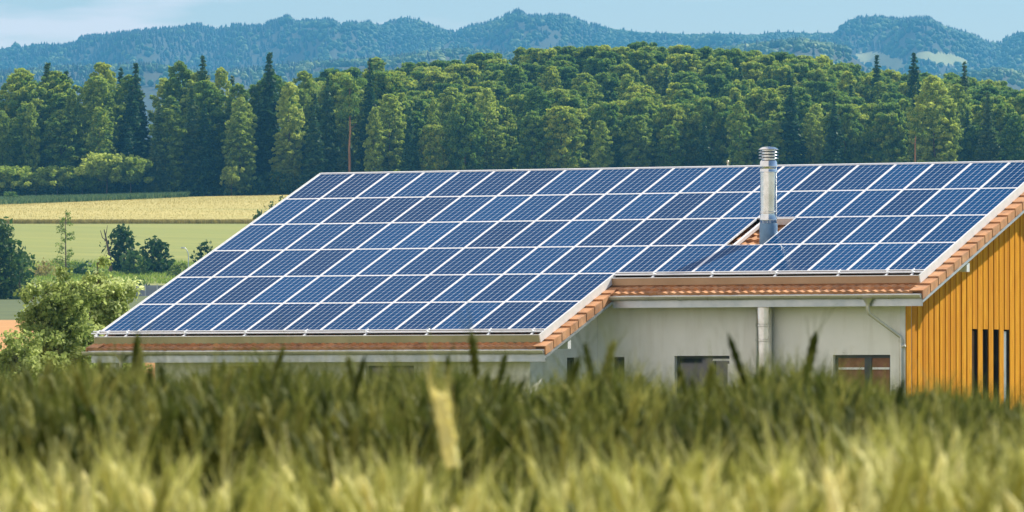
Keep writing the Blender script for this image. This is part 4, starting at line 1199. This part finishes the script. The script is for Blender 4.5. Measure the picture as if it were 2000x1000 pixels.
import bmesh
def blob_tpl(seed, n=0):
    q = np.random.default_rng(seed); bm = bmesh.new(); bmesh.ops.create_icosphere(bm, subdivisions=2, radius=1)
    V = np.array([v.co[:] for v in bm.verts]); F = np.array([[v.index for v in f.verts] for f in bm.faces]); bm.free()
    V = V * q.uniform(.62, 1.2, (len(V), 1)) * [.46, .46, .5] + [0, 0, .5]
    return V, F
def cone_tpl(seed, n=0):
    q = np.random.default_rng(seed); V = []; F = []; T_ = 5; S_ = 7
    for i in range(T_):
        z0 = .08 + .86 * i / T_; z1 = min(1, z0 + .30); r0 = .24 * (1 - i / T_) + .015; b = len(V)
        for k in range(S_):
            a = 2 * PI * k / S_ + i; rr_ = r0 * q.uniform(.75, 1.2); V.append((rr_ * math.cos(a), rr_ * math.sin(a), z0 + q.uniform(-.02, .02)))
        V.append((0, 0, z1)); F += [(b + k, b + (k + 1) % S_, b + S_) for k in range(S_)]
    return np.array(V), np.array(F)
BT = [blob_tpl(i) for i in range(4)]; CT = [cone_tpl(i) for i in range(4)]
def wood(name, hz, D0, D1, n, pc, size, seed, clear=None, crest=0):
    """far-off wood reading as one mass; pc(px, u) is the share of conifers"""
    g = np.random.default_rng(seed)
    u = g.uniform(0, 1.0, n); px = g.uniform(-150, 2150, n)
    if crest: u[:crest] = g.uniform(.985, 1.0, crest)
    D = D0 + (D1 - D0) * u; z = hz(px, D); row = HOR - (z - CAM[2]) / D * FPX
    keep = row < 175
    if clear is not None: keep &= ~clear(px, row, u)
    px, D, z, u, row = px[keep], D[keep], z[keep], u[keep], row[keep]; n = len(px)
    x = CAM[0] + FW[0] * D + RT[0] * (px - 1000) / FPX * D; y = CAM[1] + FW[1] * D + RT[1] * (px - 1000) / FPX * D
    con = g.random(n) < pc(px, u, row)
    for kind, sel, tp, mat in (('broad', ~con, BT, M['farbroad']), ('needle', con, CT, M['farneedle'])):
        idx = np.where(sel)[0]
        Vs, Fs, Ts = [], [], []; off = 0
        for t_ in range(4):
            ii = idx[t_::4]
            if not len(ii): continue
            V, F = tp[t_]; m_ = len(V)
            a = g.uniform(0, 2 * PI, len(ii)); h = size[0 if kind == 'broad' else 1] * g.uniform(.7, 1.2, len(ii)) * (D[ii] / 12000)
            wv = g.uniform(.8, 1.3, len(ii)) * (1.1 if kind == 'broad' else 1.15)
            c, s = np.cos(a), np.sin(a)
            X = (V[None, :, 0] * c[:, None] - V[None, :, 1] * s[:, None]) * (h * wv)[:, None] + x[ii][:, None]
            Y = (V[None, :, 0] * s[:, None] + V[None, :, 1] * c[:, None]) * (h * wv)[:, None] + y[ii][:, None]
            Z = V[None, :, 2] * h[:, None] + z[ii][:, None] - h[:, None] * .12
            Vs.append(np.stack([X, Y, Z], 2).reshape(-1, 3)); Fs.append((F[None] + (np.arange(len(ii)) * m_)[:, None, None]).reshape(-1, 3) + off); off += len(ii) * m_
            Ts.append(np.repeat(np.clip(g.normal(.45, .15, len(ii)) + .34 * np.sin(px[ii] * .017 + u[ii] * 13) * np.sin(px[ii] * .033 - u[ii] * 7), 0, 1), m_))
        o = link(name if kind == 'broad' else name.replace('wood', 'conifer_wood'), np_mesh(name, np.concatenate(Vs), np.concatenate(Fs), mat, np.concatenate(Ts), smooth=(kind == 'broad'))); tag(o, kind='stuff')
def pc1(px, u, row):
    base = np.interp(px, [-200, 0, 150, 500, 600, 850, 950, 1160, 1200, 1640, 1660, 1800, 1870, 2200], [.5, .4, .85, .8, .4, .35, .8, .8, .1, .1, .6, .9, .3, .4])
    return np.where(u > .9, base, base * np.where(px < 600, .9, .35))
wood('far_wood', hz1, 9500, 13000, 24000, pc1, (10.5, 15), 21, clear1, crest=900)
wood('near_wood', hz2, 6500, 8800, 11000, lambda px, u, row: np.interp(px, [0, 600, 900, 2000], [.6, .5, .25, .12]), (12, 16), 22, lambda px, row, u: (px > 1660) & (px < 1900) & (row < 138), crest=200)

# ------------------------------------------------------------------ haze
hm = bpy.data.materials.new('haze_air'); hm.use_nodes = True; nt = hm.node_tree
nt.nodes.remove(nt.nodes['Principled BSDF'])
pv = nt.nodes.new('ShaderNodeVolumePrincipled'); pv.inputs['Color'].default_value = (.12, .48, .86, 1); pv.inputs['Density'].default_value = 7e-5
pv.inputs['Anisotropy'].default_value = .0
nt.links.new(pv.outputs[0], nt.nodes['Material Output'].inputs['Volume'])
hx, hy = ground_xy(1000, 6500)
hz_ = MB(); hz_.box(-8500, 8500, -7200, 7600, -20, 830)
ho = link('haze', hz_.mesh('haze', hm)); ho.location = (hx, hy, 0); ho.rotation_euler = (0, 0, -YAW); tag(ho, kind='stuff')
